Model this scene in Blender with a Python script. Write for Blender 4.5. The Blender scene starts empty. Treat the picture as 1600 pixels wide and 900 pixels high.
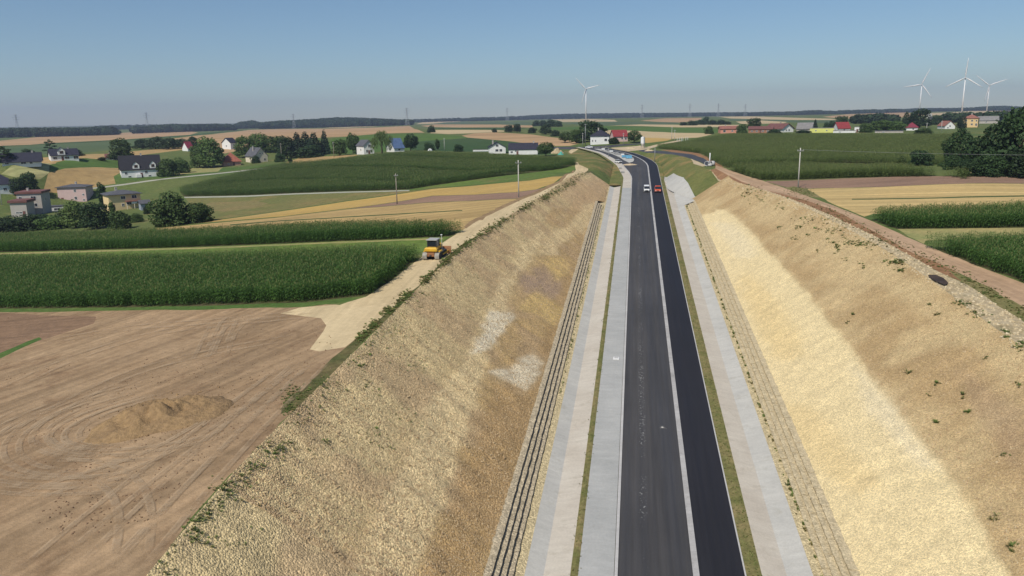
import bpy, bmesh, math, random
import numpy as np
from mathutils import Vector, Matrix
from mathutils.geometry import delaunay_2d_cdt

random.seed(7); rng = np.random.default_rng(11)
SC = bpy.context.scene
COL = SC.collection

# ------------------------------------------------------------------ camera
FPX, CAMH = 1200.0, 39.21                 # focal length in photo pixels (1600 wide), camera height
GRADE = 0.062428                          # the road climbs 6.2 %
def _camera_axes():
    f, hy, vp, roll = FPX, 188.0, (994.0, 104.0), math.radians(1.0)
    a = np.array([0, (hy-450)/f, 1.0]); b = np.array([math.cos(roll), -math.sin(roll), 0])
    u = np.cross(b, a); u /= np.linalg.norm(u)
    if u[1] > 0: u = -u
    d = np.array([(vp[0]-800)/f, (vp[1]-450)/f, 1.0]); d /= np.linalg.norm(d)
    fw = d - u*(d @ u); fw /= np.linalg.norm(fw)
    r = np.cross(u, fw)
    if r[0] < 0: r = -r
    return r, fw, u
CR, CF, CU = _camera_axes()
cam = bpy.data.cameras.new('camera'); camo = bpy.data.objects.new('camera', cam); COL.objects.link(camo)
cam.sensor_width = 36.0; cam.lens = 36.0*FPX/1600.0; cam.clip_start = 0.5; cam.clip_end = 30000
M = Matrix(((CR[0], -CR[1], -CR[2], 0), (CF[0], -CF[1], -CF[2], 0), (CU[0], -CU[1], -CU[2], CAMH), (0, 0, 0, 1)))
camo.matrix_world = M
SC.camera = camo
SC.render.resolution_x, SC.render.resolution_y = 1024, 576

# ------------------------------------------------------------------ sky, sun, exposure
SUN = np.array([-0.27, -0.58, 0.765]); SUN /= np.linalg.norm(SUN)
world = bpy.data.worlds.new('World'); SC.world = world; world.use_nodes = True
wn = world.node_tree; wn.nodes.clear()
sky = wn.nodes.new('ShaderNodeTexSky'); sky.sky_type = 'NISHITA'; sky.sun_disc = False
sky.sun_elevation = math.asin(SUN[2]); sky.sun_rotation = math.atan2(SUN[0], SUN[1])
sky.altitude = 300; sky.air_density = 1.0; sky.dust_density = 0.15; sky.ozone_density = 5.0
bg = wn.nodes.new('ShaderNodeBackground'); bg.inputs['Strength'].default_value = 0.088
wo = wn.nodes.new('ShaderNodeOutputWorld')
tintn = wn.nodes.new('ShaderNodeMix'); tintn.data_type = 'RGBA'; tintn.blend_type = 'MULTIPLY'; tintn.inputs[0].default_value = 1.0; tintn.inputs[7].default_value = (.90, .96, .97, 1)
wn.links.new(sky.outputs[0], tintn.inputs[6]); wn.links.new(tintn.outputs[2], bg.inputs[0]); wn.links.new(bg.outputs[0], wo.inputs[0])
sl = bpy.data.lights.new('sun', 'SUN'); sl.energy = 4.2; sl.angle = math.radians(0.53); sl.color = (1.0, 0.94, 0.84)
so = bpy.data.objects.new('sun', sl); COL.objects.link(so)
so.rotation_euler = Vector(SUN).to_track_quat('Z', 'Y').to_euler(); so.location = (-80, -60, 160)
vs = SC.view_settings; vs.view_transform = 'Standard'; vs.look = 'None'; vs.exposure = 0.0; vs.gamma = 1.0; vs.use_curve_mapping = False
SC.cycles.max_bounces = 4; SC.cycles.diffuse_bounces = 2; SC.cycles.transparent_max_bounces = 16
SC.cycles.volume_bounces = 0; SC.cycles.caustics_reflective = False; SC.cycles.caustics_refractive = False

# ------------------------------------------------------------------ pixel <-> world
def rays(px):
    px = np.atleast_2d(np.asarray(px, float))
    d = np.stack([(px[:, 0]-800)/FPX, (px[:, 1]-450)/FPX, np.ones(len(px))], 1)
    w = np.stack([d @ CR, d @ CF, d @ CU], 1)
    return w / np.hypot(w[:, 0], w[:, 1])[:, None]          # unit horizontal length
def at_range(px, py, D):
    w = rays([(px, py)])[0]; return np.array([w[0]*D, w[1]*D, CAMH + w[2]*D])
def to_px(P):
    P = np.atleast_2d(P) - np.array([0, 0, CAMH])
    c = P[:, :1]*np.array(CR) + P[:, 1:2]*np.array(CF) + P[:, 2:3]*np.array(CU)
    return 800+FPX*c[:, 0]/c[:, 2], 450+FPX*c[:, 1]/c[:, 2], c[:, 2]

# ------------------------------------------------------------------ terrain heights
_yy = np.linspace(0, 900, 1801); _s = np.clip((_yy-290)/130, 0, 1); _s = _s*_s*(3-2*_s)
_g = GRADE*(1-_s) + 0.012*_s
_zz = np.concatenate([[0], np.cumsum((_g[1:]+_g[:-1])/2*0.5)])
def zr(Y):                                                   # height of the road along its length
    Y = np.asarray(Y, float); return np.where(Y < 0, GRADE*Y, np.interp(Y, _yy, _zz))
def road_c(Y): return np.interp(Y, [0, 322, 331, 344, 357, 372, 388, 402, 416, 449, 480], [0, 0, -.4, -1.7, -3.7, -6.4, -9.7, -13.6, -18.3, -27.3, -38])
def kerb_l(Y): return np.interp(Y, [0, 284, 291, 304, 318, 333, 370, 399, 425, 450, 480], [-.78, -.78, -1.0, -2.1, -3.8, -5.5, -12.2, -17.7, -24.5, -31.5, -42])
def walk_l(Y): return np.interp(Y, [0, 286, 292, 325, 340, 386, 425, 450, 480], [-3.92, -3.92, -4.3, -7.3, -9.6, -17.2, -26.5, -33, -44])
CTRL = []
for p in [(-26.9, 35.6, -25), (-27.5, 41, -24.3), (-27.6, 48, -23.8), (-27.6, 61, -23), (-27.5, 78, -22), (-27.4, 102.8, -20.5), (-26.2, 135, -19.3),
          (-23.5, 176.6, -18.5), (-20.5, 225.5, -17.4), (-17.9, 255.5, -17.3), (-14.5, 269.6, -18.2),
          (35.5, 73.8, -21.2), (35.6, 92.4, -20), (35.4, 110, -19), (34.1, 139.8, -18), (30.8, 186, -17.3), (27.2, 216, -17.5),
          (-50, 30, -26.6), (-60, 80, -24.6), (-100, 60, -28), (-70, 130, -22.8), (-110, 150, -25.5), (-160, 120, -29), (-130, 200, -26.8),
          (-70, 220, -22.5), (-200, 262, -30), (-245, 298, -30.5), (-300, 250, -32), (-320, 330, -28), (-215, 325, -25), (-150, 262, -27), (-260, 372, -22.5),
          (-215, 428, -20.5), (-69, 398, -16.6), (-140, 330, -21), (-100, 300, -20), (-45, 300, -17.6), (-30, 350, -17.3), (-28, 0, -27.2), (36, 20, -23.5),
          (-20, 455, -16), (-45, 475, -16), (10, 445, -16.2), (-40, 420, -16.4),
          (60, 60, -20), (100, 100, -17.5), (60, 20, -22), (150, 60, -17), (150, 200, -16.2), (100, 180, -16.6), (60, 250, -16.2), (300, 150, -14), (0, -120, -36), (-150, -80, -34), (150, -80, -24),
          (-900, 300, -32), (900, 300, -10), (-500, 60, -34), (600, 60, -10)]:
    CTRL.append((p[0], p[1], p[2]+CAMH))
for px, py, D in [(95, 244, 465), (35, 257, 400), (100, 222, 1100), (100, 213, 2300), (10, 228, 900), (300, 215, 950), (300, 205, 2300), (480, 207, 1000), (480, 215, 650), (550, 198.5, 2300),
                  (600, 216, 620), (600, 240, 430), (700, 200, 1300), (700, 191, 3000), (660, 231, 500), (820, 206, 720), (830, 189, 2600), (915, 186, 2600),
                  (1000, 184, 3500), (1000, 196, 950), (938, 225, 462), (960, 210, 640), (1105, 257, 272), (1060, 242, 335), (1030, 237, 378),
                  (1225, 207, 535), (1130, 207, 540), (1100, 195, 1000), (1250, 181, 3000), (1250, 192, 1100), (1400, 207, 520), (1500, 204, 600),
                  (1540, 271, 215), (1500, 173.5, 3300), (1590, 174, 2800), (1500, 185, 1300), (1340, 178, 2600), (-300, 215, 2200), (-300, 235, 800),
                  (1900, 180, 1500), (1900, 172, 3500), (0, 201, 6500), (400, 194, 6500), (800, 186, 6500), (1200, 179, 6500), (1600, 173, 6500), (-800, 215, 6500), (2400, 160, 6500)]:
    CTRL.append(tuple(at_range(px, py, D)))
CTRL = np.array(CTRL)
_S = 300.0
def _phi(A, B):
    d2 = (A[:, None, 0]-B[None, :, 0])**2 + (A[:, None, 1]-B[None, :, 1])**2
    return np.sqrt(d2/_S**2 + (12.0/_S)**2)
def _solve():
    n = len(CTRL); A = np.zeros((n+3, n+3)); P = np.c_[np.ones(n), CTRL[:, :2]/1000]
    A[:n, :n] = _phi(CTRL, CTRL) - 2e-3*np.eye(n); A[:n, n:] = P; A[n:, :n] = P.T
    return np.linalg.solve(A, np.r_[CTRL[:, 2], 0, 0, 0])
_W = _solve()
def base_z(X, Y):
    X = np.asarray(X, float); sh = X.shape; Q = np.c_[X.ravel(), np.asarray(Y, float).ravel()]
    out = np.empty(len(Q))
    for i in range(0, len(Q), 40000):
        q = Q[i:i+40000]; out[i:i+40000] = _phi(q, CTRL) @ _W[:-3] + _W[-3] + q @ _W[-2:]/1000
    return out.reshape(sh)
GAB0, GAB1 = 40.0, 228.0                                     # the gabion walls run along here
def sstep(a, b, x):
    t = np.clip((x-a)/(b-a), 0, 1); return t*t*(3-2*t)
def toe_l(Y): return np.where(Y < 262, -10.95 + 2.45*sstep(228, 234, Y), np.minimum(-8.5, walk_l(Y)-1.2))
def toe_r(Y): return 17.35 - 6.75*sstep(232, 262, Y) + road_c(Y)
def toe_zl(Y): return 1.32 - 1.27*sstep(228, 234, Y)
def toe_zr(Y): return 1.32 - 1.22*sstep(229, 240, Y)
def ground(X, Y):
    X = np.asarray(X, float); Y = np.asarray(Y, float)
    b = base_z(X, Y); z = zr(Y)
    L, R = toe_l(Y), toe_r(Y)
    dl, dr = L-X, X-R
    up = np.where(dl > .02, z+toe_zl(Y)+dl/1.5, np.where(dr > .02, z+toe_zr(Y)+dr/1.5, z-0.55))
    d = np.maximum(np.maximum(dl, dr), 0); lo = np.where(d > .02, z-d/2.0+0.0, z-0.55)
    g = np.clip(b, np.minimum(lo, up), up)
    w = sstep(452, 470, Y)
    return g*(1-w) + b*w
def surface(X, Y):                                           # ground, with the paved corridor at road level
    g = ground(X, Y); Y = np.asarray(Y, float)
    ins = (X > toe_l(Y)) & (X < toe_r(Y)) & (Y < 452)
    return np.where(ins, zr(Y), g)
_T = np.concatenate([np.geomspace(9, 700, 700), np.geomspace(702, 7000, 260)])
def cast(px, lift=0.0):                                      # pixels -> points on the ground
    w = rays(px); lift = np.broadcast_to(np.asarray(lift, float), (len(w),))
    X = w[:, :1]*_T; Y = w[:, 1:2]*_T; Z = CAMH + w[:, 2:3]*_T
    below = Z < surface(X, Y) + lift[:, None]
    k = np.where(below.any(1), below.argmax(1), len(_T)-1); k = np.maximum(k, 1)
    a, b = _T[k-1].copy(), _T[k].copy()
    for _ in range(14):
        m = (a+b)/2; hit = CAMH + w[:, 2]*m < surface(w[:, 0]*m, w[:, 1]*m) + lift
        b = np.where(hit, m, b); a = np.where(hit, a, m)
    X, Y = w[:, 0]*b, w[:, 1]*b
    return np.c_[X, Y, surface(X, Y)]

# ------------------------------------------------------------------ helpers
def tag(o, label=None, cat=None, group=None, kind=None):
    if label: o['label'] = label
    if cat: o['category'] = cat
    if group: o['group'] = group
    if kind: o['kind'] = kind
    return o
def link(o, parent=None):
    COL.objects.link(o)
    if parent is not None: o.parent = parent
    return o
def mesh_obj(name, verts, faces, mat, parent=None, smooth=False, do_link=True):
    me = bpy.data.meshes.new(name); me.from_pydata([tuple(map(float, v)) for v in verts], [], [tuple(map(int, f)) for f in faces]); me.update()
    if smooth: me.polygons.foreach_set('use_smooth', [True]*len(me.polygons))
    mats = mat if isinstance(mat, (list, tuple)) else [mat]
    for m in mats: me.materials.append(m)
    o = bpy.data.objects.new(name, me)
    if do_link: link(o, parent)
    return o
def empty(name, loc, rz=0.0, label=None, cat=None, group=None):
    o = bpy.data.objects.new(name, None); o.empty_display_size = 0.5; link(o); o.location = loc; o.rotation_euler = (0, 0, rz)
    return tag(o, label, cat, group)
class MB:
    """collects shapes into one mesh"""
    def __init__(s): s.v, s.f = [], []
    def add(s, vs_, fs_):
        n = len(s.v); s.v += [tuple(v) for v in vs_]; s.f += [tuple(n+i for i in f) for f in fs_]; return s
    def box(s, x0, x1, y0, y1, z0, z1):
        return s.add([(x0, y0, z0), (x1, y0, z0), (x1, y1, z0), (x0, y1, z0), (x0, y0, z1), (x1, y0, z1), (x1, y1, z1), (x0, y1, z1)],
                     [(0, 3, 2, 1), (4, 5, 6, 7), (0, 1, 5, 4), (1, 2, 6, 5), (2, 3, 7, 6), (3, 0, 4, 7)])
    def bbox(s, x0, x1, y0, y1, z0, z1, b):                  # a box with its edges chamfered
        c = [(x0+b, y0+b, z0), (x1-b, y0+b, z0), (x1-b, y1-b, z0), (x0+b, y1-b, z0)]
        v = []
        for z, k in ((z0, 0), (z0+b, 1), (z1-b, 1), (z1, 0)):
            i = 0 if k else b
            v += [(x0+i, y0+i, z), (x1-i, y0+i, z), (x1-i, y1-i, z), (x0+i, y1-i, z)]
        f = [(0, 3, 2, 1), (12, 13, 14, 15)]
        for r in range(3):
            for k in range(4): f.append((r*4+k, r*4+(k+1) % 4, r*4+4+(k+1) % 4, r*4+4+k))
        return s.add(v, f)
    def tube(s, p, q, r0, r1=None, n=8, caps=True):
        r1 = r0 if r1 is None else r1; p = Vector(p); q = Vector(q); d = (q-p).normalized()
        a = d.orthogonal().normalized(); b = d.cross(a); v = []
        for c, r in ((p, r0), (q, r1)):
            for i in range(n):
                t = 2*math.pi*i/n; v.append(c + a*(r*math.cos(t)) + b*(r*math.sin(t)))
        f = [(i, (i+1) % n, n+(i+1) % n, n+i) for i in range(n)]
        if caps: f += [tuple(range(n-1, -1, -1)), tuple(range(n, 2*n))]
        return s.add(v, f)
    def prism(s, prof, x0, x1):                              # profile in (y, z), extruded along x
        n = len(prof); v = [(x0, y, z) for y, z in prof] + [(x1, y, z) for y, z in prof]
        return s.add(v, [tuple(range(n)), tuple(range(2*n-1, n-1, -1))] + [(i, n+i, n+(i+1) % n, (i+1) % n) for i in range(n)])
    def poly_prism(s, pts, z0, z1):                          # outline in (x, y), extruded up
        n = len(pts); v = [(x, y, z0) for x, y in pts] + [(x, y, z1) for x, y in pts]
        return s.add(v, [tuple(range(n-1, -1, -1)), tuple(range(n, 2*n))] + [(i, (i+1) % n, n+(i+1) % n, n+i) for i in range(n)])
    def build(s, name, mat, parent=None, smooth=False, do_link=True):
        return mesh_obj(name, s.v, s.f, mat, parent, smooth, do_link)
def pip(poly, X, Y):
    inside = np.zeros(X.shape, bool); n = len(poly)
    for i in range(n):
        x0, y0 = poly[i][:2]; x1, y1 = poly[(i+1) % n][:2]
        if y0 == y1: continue
        c = (y0 > Y) != (y1 > Y)
        inside ^= c & (X < (x1-x0)*(Y-y0)/(y1-y0) + x0)
    return inside
def seg_dist(X, Y, line):
    d = np.full(X.shape, 1e9)
    for (x0, y0), (x1, y1) in zip(line[:-1], line[1:]):
        l2 = (x1-x0)**2+(y1-y0)**2+1e-9; t = np.clip(((X-x0)*(x1-x0)+(Y-y0)*(y1-y0))/l2, 0, 1)
        d = np.minimum(d, np.hypot(X-x0-t*(x1-x0), Y-y0-t*(y1-y0)))
    return d
def vnoise(x, y, seed=0):                                    # smooth value noise in numpy
    xi, yi = np.floor(x).astype(np.int64), np.floor(y).astype(np.int64); fx, fy = x-xi, y-yi
    fx = fx*fx*(3-2*fx); fy = fy*fy*(3-2*fy)
    def h(a, b):
        n = (a*374761393 + b*668265263 + seed*1442695041) & 0x7fffffff
        n = ((n ^ (n >> 13))*1274126177) & 0x7fffffff
        return ((n ^ (n >> 16)) & 0xffff)/65535.0
    return (h(xi, yi)*(1-fx)+h(xi+1, yi)*fx)*(1-fy) + (h(xi, yi+1)*(1-fx)+h(xi+1, yi+1)*fx)*fy
def fbm(x, y, seed=0, o=4):
    s = np.zeros(np.shape(x)); a = .5
    for i in range(o): s = s + a*vnoise(x*2**i, y*2**i, seed+i*17); a *= .5
    return s/(1-.5**o)
# instances on points: only for what nobody could count
def scatter(name, pts, scl, rot, protos, label, idx=None, cat=None):
    pts = np.asarray(pts, float)
    if len(pts) == 0: return None
    me = bpy.data.meshes.new(name); me.vertices.add(len(pts)); me.vertices.foreach_set('co', pts.ravel())
    scl = np.asarray(scl, float)
    if scl.ndim == 1: scl = np.repeat(scl[:, None], 3, 1)
    rot = np.asarray(rot, float)
    if rot.ndim == 1: rot = np.c_[np.zeros(len(rot)), np.zeros(len(rot)), rot]
    for nm, arr in (('scl', scl), ('rot', rot)):
        a = me.attributes.new(nm, 'FLOAT_VECTOR', 'POINT'); a.data.foreach_set('vector', arr.ravel())
    a = me.attributes.new('idx', 'INT', 'POINT'); a.data.foreach_set('value', (rng.integers(0, len(protos), len(pts)) if idx is None else idx).astype(np.int32))
    me.update(); o = bpy.data.objects.new(name, me); link(o)
    coll = bpy.data.collections.new(name+'_kinds')
    for p in protos: coll.objects.link(p)
    ng = bpy.data.node_groups.new(name, 'GeometryNodeTree')
    ng.interface.new_socket('Geometry', in_out='INPUT', socket_type='NodeSocketGeometry'); ng.interface.new_socket('Geometry', in_out='OUTPUT', socket_type='NodeSocketGeometry')
    N = ng.nodes; gi, go = N.new('NodeGroupInput'), N.new('NodeGroupOutput'); ip = N.new('GeometryNodeInstanceOnPoints')
    ci = N.new('GeometryNodeCollectionInfo'); ci.inputs['Collection'].default_value = coll; ci.inputs['Separate Children'].default_value = True; ci.inputs['Reset Children'].default_value = True
    def na(nm, t):
        n = N.new('GeometryNodeInputNamedAttribute'); n.data_type = t; n.inputs['Name'].default_value = nm; return n.outputs[0]
    L = ng.links.new
    L(gi.outputs[0], ip.inputs['Points']); L(ci.outputs[0], ip.inputs['Instance']); ip.inputs['Pick Instance'].default_value = True
    L(na('idx', 'INT'), ip.inputs['Instance Index']); L(na('rot', 'FLOAT_VECTOR'), ip.inputs['Rotation']); L(na('scl', 'FLOAT_VECTOR'), ip.inputs['Scale'])
    L(ip.outputs[0], go.inputs[0])
    md = o.modifiers.new('scatter', 'NODES'); md.node_group = ng
    tag(o, label, cat, kind='stuff'); return o

# ------------------------------------------------------------------ materials
def new_mat(name, rough=0.9, spec=0.2):
    m = bpy.data.materials.new(name); m.use_nodes = True; nt = m.node_tree
    b = nt.nodes['Principled BSDF']; b.inputs['Roughness'].default_value = rough; b.inputs['Specular IOR Level'].default_value = spec
    return m, nt, b
def nd(nt, t, **k):
    n = nt.nodes.new(t)
    for a, v in k.items(): setattr(n, a, v)
    return n
def rgb(c): return (c[0], c[1], c[2], 1.0)
def noise(nt, vec, scale, detail=4, rough=0.6):
    n = nd(nt, 'ShaderNodeTexNoise'); n.inputs['Scale'].default_value = scale; n.inputs['Detail'].default_value = detail; n.inputs['Roughness'].default_value = rough
    nt.links.new(vec, n.inputs['Vector']); return n.outputs['Fac']
def mrange(nt, v, a, b, c, d):
    n = nd(nt, 'ShaderNodeMapRange'); nt.links.new(v, n.inputs[0])
    for i, x in enumerate((a, b, c, d)): n.inputs[1+i].default_value = x
    return n.outputs[0]
def mixc(nt, fac, a, b, mode='MIX'):
    n = nd(nt, 'ShaderNodeMix', data_type='RGBA', blend_type=mode)
    if isinstance(fac, (int, float)): n.inputs[0].default_value = fac
    else: nt.links.new(fac, n.inputs[0])
    for s, x in ((6, a), (7, b)):
        if isinstance(x, tuple): n.inputs[s].default_value = rgb(x)
        else: nt.links.new(x, n.inputs[s])
    return n.outputs[2]
def mul(nt, col, v):                                         # scale a colour by a value
    n = nd(nt, 'ShaderNodeVectorMath', operation='SCALE'); nt.links.new(col, n.inputs[0])
    if isinstance(v, (int, float)): n.inputs['Scale'].default_value = v
    else: nt.links.new(v, n.inputs['Scale'])
    return n.outputs[0]
def position(nt): return nd(nt, 'ShaderNodeNewGeometry').outputs['Position']
def objco(nt): return nd(nt, 'ShaderNodeTexCoord').outputs['Object']
def mapped(nt, vec, rz, sx, sy, sz=1.0):
    n = nd(nt, 'ShaderNodeMapping'); n.vector_type = 'POINT'
    r = nd(nt, 'ShaderNodeMapping'); nt.links.new(vec, r.inputs[0]); r.inputs['Rotation'].default_value = (0, 0, -rz)
    nt.links.new(r.outputs[0], n.inputs[0]); n.inputs['Scale'].default_value = (sx, sy, sz); return n.outputs[0]
def bump(nt, b, h, strength, dist):
    n = nd(nt, 'ShaderNodeBump'); n.inputs['Strength'].default_value = strength; n.inputs['Distance'].default_value = dist
    nt.links.new(h, n.inputs['Height']); nt.links.new(n.outputs[0], b.inputs['Normal'])
def ground_mat(name, c1, c2, big=0.03, fine=1.2, rows=None, var=0.25, bmp=0.12, rough=0.95, tint=None):
    m, nt, b = new_mat(name, rough, 0.1); P = position(nt)
    col = mixc(nt, mrange(nt, noise(nt, P, big, 5, .65), .35, .65, 0, 1), c1, c2)
    if tint: col = mixc(nt, mrange(nt, noise(nt, P, tint[1], 5, .7), tint[2], tint[2]+.12, 0, tint[3]), col, tint[0])
    f = noise(nt, P, fine, 6, .72); col = mul(nt, col, mrange(nt, f, .25, .75, 1-var, 1+var))
    if rows:
        for ang, fx, fy, st in rows:                          # long thin streaks along direction ang (radians from +Y)
            r = noise(nt, mapped(nt, P, -ang, fx, fy, .05), 1.0, 3, .6); col = mul(nt, col, mrange(nt, r, .3, .7, 1-st, 1+st))
    nt.links.new(col, b.inputs['Base Color'])
    if bmp: bump(nt, b, f, 0.8, bmp)
    return m
def plain(name, c, rough=0.6, spec=0.3, var=0.12, scale=1.5, metal=0.0, obj=True):
    m, nt, b = new_mat(name, rough, spec); b.inputs['Metallic'].default_value = metal
    v = noise(nt, objco(nt) if obj else position(nt), scale, 5, .65)
    col = nd(nt, 'ShaderNodeRGB'); col.outputs[0].default_value = rgb(c)
    nt.links.new(mul(nt, col.outputs[0], mrange(nt, v, .3, .7, 1-var, 1+var)), b.inputs['Base Color'])
    nt.links.new(mrange(nt, v, .3, .7, max(rough-.08, .02), min(rough+.08, 1)), b.inputs['Roughness'])
    return m
MT = {}
MT['meadow'] = ground_mat('meadow', (.085, .125, .035), (.13, .15, .05), .02, .8, var=.35, tint=((.24, .19, .08), .05, .56, .6))
MT['lawn'] = ground_mat('lawn', (.065, .125, .03), (.10, .145, .04), .06, .9, var=.4, tint=((.17, .16, .06), .09, .55, .6))
MT['grass_bright'] = ground_mat('grass_bright', (.13, .185, .042), (.095, .145, .036), .06, .7, var=.4, tint=((.19, .17, .06), .07, .53, .7))
MT['slope_grass'] = ground_mat('slope_grass', (.165, .165, .055), (.11, .13, .04), .08, 1.2, var=.35, tint=((.30, .20, .085), .09, .50, .8))
MT['meadow_olive'] = ground_mat('meadow_olive', (.14, .155, .05), (.19, .17, .065), .03, .7, var=.35, tint=((.26, .19, .08), .04, .52, .7))
MT['verge'] = ground_mat('verge', (.14, .145, .05), (.24, .195, .09), .35, 2.2, var=.45)
MT['verge_dark'] = ground_mat('verge_dark', (.075, .088, .03), (.15, .125, .055), .25, 1.6, var=.5)
MT['dry_grass'] = ground_mat('dry_grass', (.36, .30, .13), (.22, .24, .09), .15, 1.5, var=.3)
MT['stubble_gold'] = ground_mat('stubble_gold', (.48, .32, .10), (.42, .29, .11), .05, .9, rows=[(1.2, .6, .01, .16)], var=.15)
MT['stubble_pale'] = ground_mat('stubble_pale', (.45, .315, .135), (.38, .265, .115), .06, .9, rows=[(1.15, .45, .008, .22), (1.15, .12, .004, .12)], var=.16)
MT['stubble_right'] = ground_mat('stubble_right', (.52, .37, .16), (.44, .33, .15), .06, .9, rows=[(1.62, .5, .01, .2), (1.62, .13, .004, .12)], var=.16)
MT['stubble_far'] = ground_mat('stubble_far', (.44, .29, .16), (.38, .25, .13), .006, .05, rows=[(1.3, .03, .001, .16)], var=.12, bmp=0)
MT['stubble_cream'] = ground_mat('stubble_cream', (.52, .41, .24), (.45, .34, .19), .01, .08, rows=[(1.5, .08, .003, .12)], var=.1, bmp=0)
MT['stubble_orange'] = ground_mat('stubble_orange', (.42, .28, .12), (.34, .24, .11), .05, .3, rows=[(.2, .25, .02, .15)], var=.22, bmp=.05)
MT['striped_hay'] = ground_mat('striped_hay', (.42, .37, .18), (.26, .27, .11), .03, .4, rows=[(.25, .35, .015, .32)], var=.15)
MT['plough'] = ground_mat('plough', (.29, .185, .125), (.24, .155, .11), .05, 1.4, rows=[(1.5, .7, .02, .16)], var=.2)
MT['dark_soil'] = ground_mat('dark_soil', (.26, .165, .10), (.21, .135, .085), .12, 1.6, rows=[(1.4, .8, .05, .2)], var=.25)
MT['soil'] = ground_mat('soil', (.285, .19, .108), (.36, .25, .148), .09, 1.1, rows=[(.42, 1.1, .05, .2), (.30, .35, .02, .14)], var=.2, bmp=.2, tint=((.235, .15, .085), .2, .54, .7))
MT['soil_track'] = ground_mat('soil_track', (.60, .475, .285), (.52, .405, .235), .06, 1.1, rows=[(-.05, .8, .03, .13)], var=.15, bmp=.06)
MT['red_berm'] = ground_mat('red_berm', (.25, .135, .07), (.33, .19, .10), .2, 1.4, var=.4, bmp=.3)
MT['track_right'] = ground_mat('track_right', (.46, .315, .20), (.39, .26, .16), .06, 1.1, rows=[(-.15, .8, .03, .2)], var=.18, bmp=.06)
MT['earth_edge'] = ground_mat('earth_edge', (.24, .16, .085), (.31, .215, .115), .3, 1.4, var=.35)
MT['crop_ground'] = ground_mat('crop_ground', (.07, .075, .028), (.10, .085, .045), .05, 1.0, var=.3)
MT['crop_teal'] = ground_mat('crop_teal', (.075, .115, .055), (.10, .13, .06), .008, .1, var=.15, rows=[(1.35, .1, .004, .12)], bmp=0)
MT['crop_green'] = ground_mat('crop_green', (.07, .13, .03), (.095, .15, .035), .01, .25, var=.2, rows=[(1.3, .15, .004, .14)], bmp=0)
MT['crop_dark'] = ground_mat('crop_dark', (.045, .085, .028), (.06, .095, .035), .01, .15, var=.2, bmp=0)
MT['path'] = ground_mat('path', (.40, .39, .33), (.34, .33, .27), .2, 1.0, var=.15)
MT['rock_rubble'] = ground_mat('rock_rubble', (.52, .43, .28), (.40, .31, .18), .5, 2.4, var=.4, bmp=.3, tint=((.20, .17, .08), .35, .55, .6))
MT['sand_spill'] = ground_mat('sand_spill', (.55, .44, .29), (.46, .36, .23), .3, 1.4, var=.25)

def asphalt_mat(name, c1, c2, wear, specks=False):
    m, nt, b = new_mat(name, 0.78, 0.35); P = position(nt)
    s = noise(nt, mapped(nt, P, 0, .55, .008, .02), 1.0, 5, .6); col = mixc(nt, mrange(nt, s, .35, .65, 0, 1), c1, c2)
    f = noise(nt, P, 9.0, 5, .8); col = mul(nt, col, mrange(nt, f, .25, .75, .8, 1.2))
    w2 = noise(nt, mapped(nt, P, 0, 2.2, .05, .05), 1.0, 4, .7); col = mul(nt, col, mrange(nt, w2, .3, .7, 1-wear, 1+wear))
    g = noise(nt, P, .035, 4, .6); col = mul(nt, col, mrange(nt, g, .3, .7, .85, 1.18))
    if specks:                                                # chips and drips along the middle of the lane
        sx = nd(nt, 'ShaderNodeSeparateXYZ'); nt.links.new(P, sx.inputs[0])
        c = nd(nt, 'ShaderNodeMath', operation='SUBTRACT'); nt.links.new(sx.outputs[0], c.inputs[0]); c.inputs[1].default_value = 1.35
        a = nd(nt, 'ShaderNodeMath', operation='ABSOLUTE'); nt.links.new(c.outputs[0], a.inputs[0])
        band = mrange(nt, a.outputs[0], .1, .45, 1, 0); sp = mrange(nt, noise(nt, P, 4.5, 2, .5), .60, .68, 0, 1); cl = mrange(nt, noise(nt, P, .12, 3, .6), .42, .56, 0, .8)
        k = nd(nt, 'ShaderNodeMath', operation='MULTIPLY'); nt.links.new(band, k.inputs[0]); nt.links.new(sp, k.inputs[1]); k2 = nd(nt, 'ShaderNodeMath', operation='MULTIPLY'); nt.links.new(k.outputs[0], k2.inputs[0]); nt.links.new(cl, k2.inputs[1])
        col = mixc(nt, k2.outputs[0], col, (.42, .42, .40))
    nt.links.new(col, b.inputs['Base Color']); nt.links.new(mrange(nt, s, .3, .7, .62, .85), b.inputs['Roughness'])
    bump(nt, b, f, .4, .01); return m
MT['asphalt_grey'] = asphalt_mat('asphalt_grey', (.046, .046, .050), (.066, .062, .060), .2, True)
MT['asphalt_black'] = asphalt_mat('asphalt_black', (.0145, .0145, .019), (.019, .019, .024), .10)
MT['asphalt_far'] = asphalt_mat('asphalt_far', (.05, .05, .055), (.07, .068, .07), .12)
def concrete_mat(name, c1, c2, streak=.10, stain=None):
    m, nt, b = new_mat(name, .9, .15); P = position(nt)
    col = mixc(nt, mrange(nt, noise(nt, P, .22, 6, .65), .32, .68, 0, 1), c1, c2)
    col = mul(nt, col, mrange(nt, noise(nt, mapped(nt, P, 0, .35, 1.7, .3), 1.0, 5, .65), .3, .7, 1-streak, 1+streak))
    f = noise(nt, P, 5.0, 6, .75); col = mul(nt, col, mrange(nt, f, .25, .75, .88, 1.12))
    if stain: col = mixc(nt, mrange(nt, noise(nt, P, .5, 5, .75), .56, .68, 0, .55), col, stain)
    nt.links.new(col, b.inputs['Base Color']); bump(nt, b, f, .5, .02); return m
MT['geotextile'] = concrete_mat('geotextile', (.35, .353, .34), (.41, .41, .392), .08)
MT['concrete_pale'] = concrete_mat('concrete_pale', (.47, .42, .35), (.54, .495, .42), .07, (.38, .34, .27))
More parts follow.
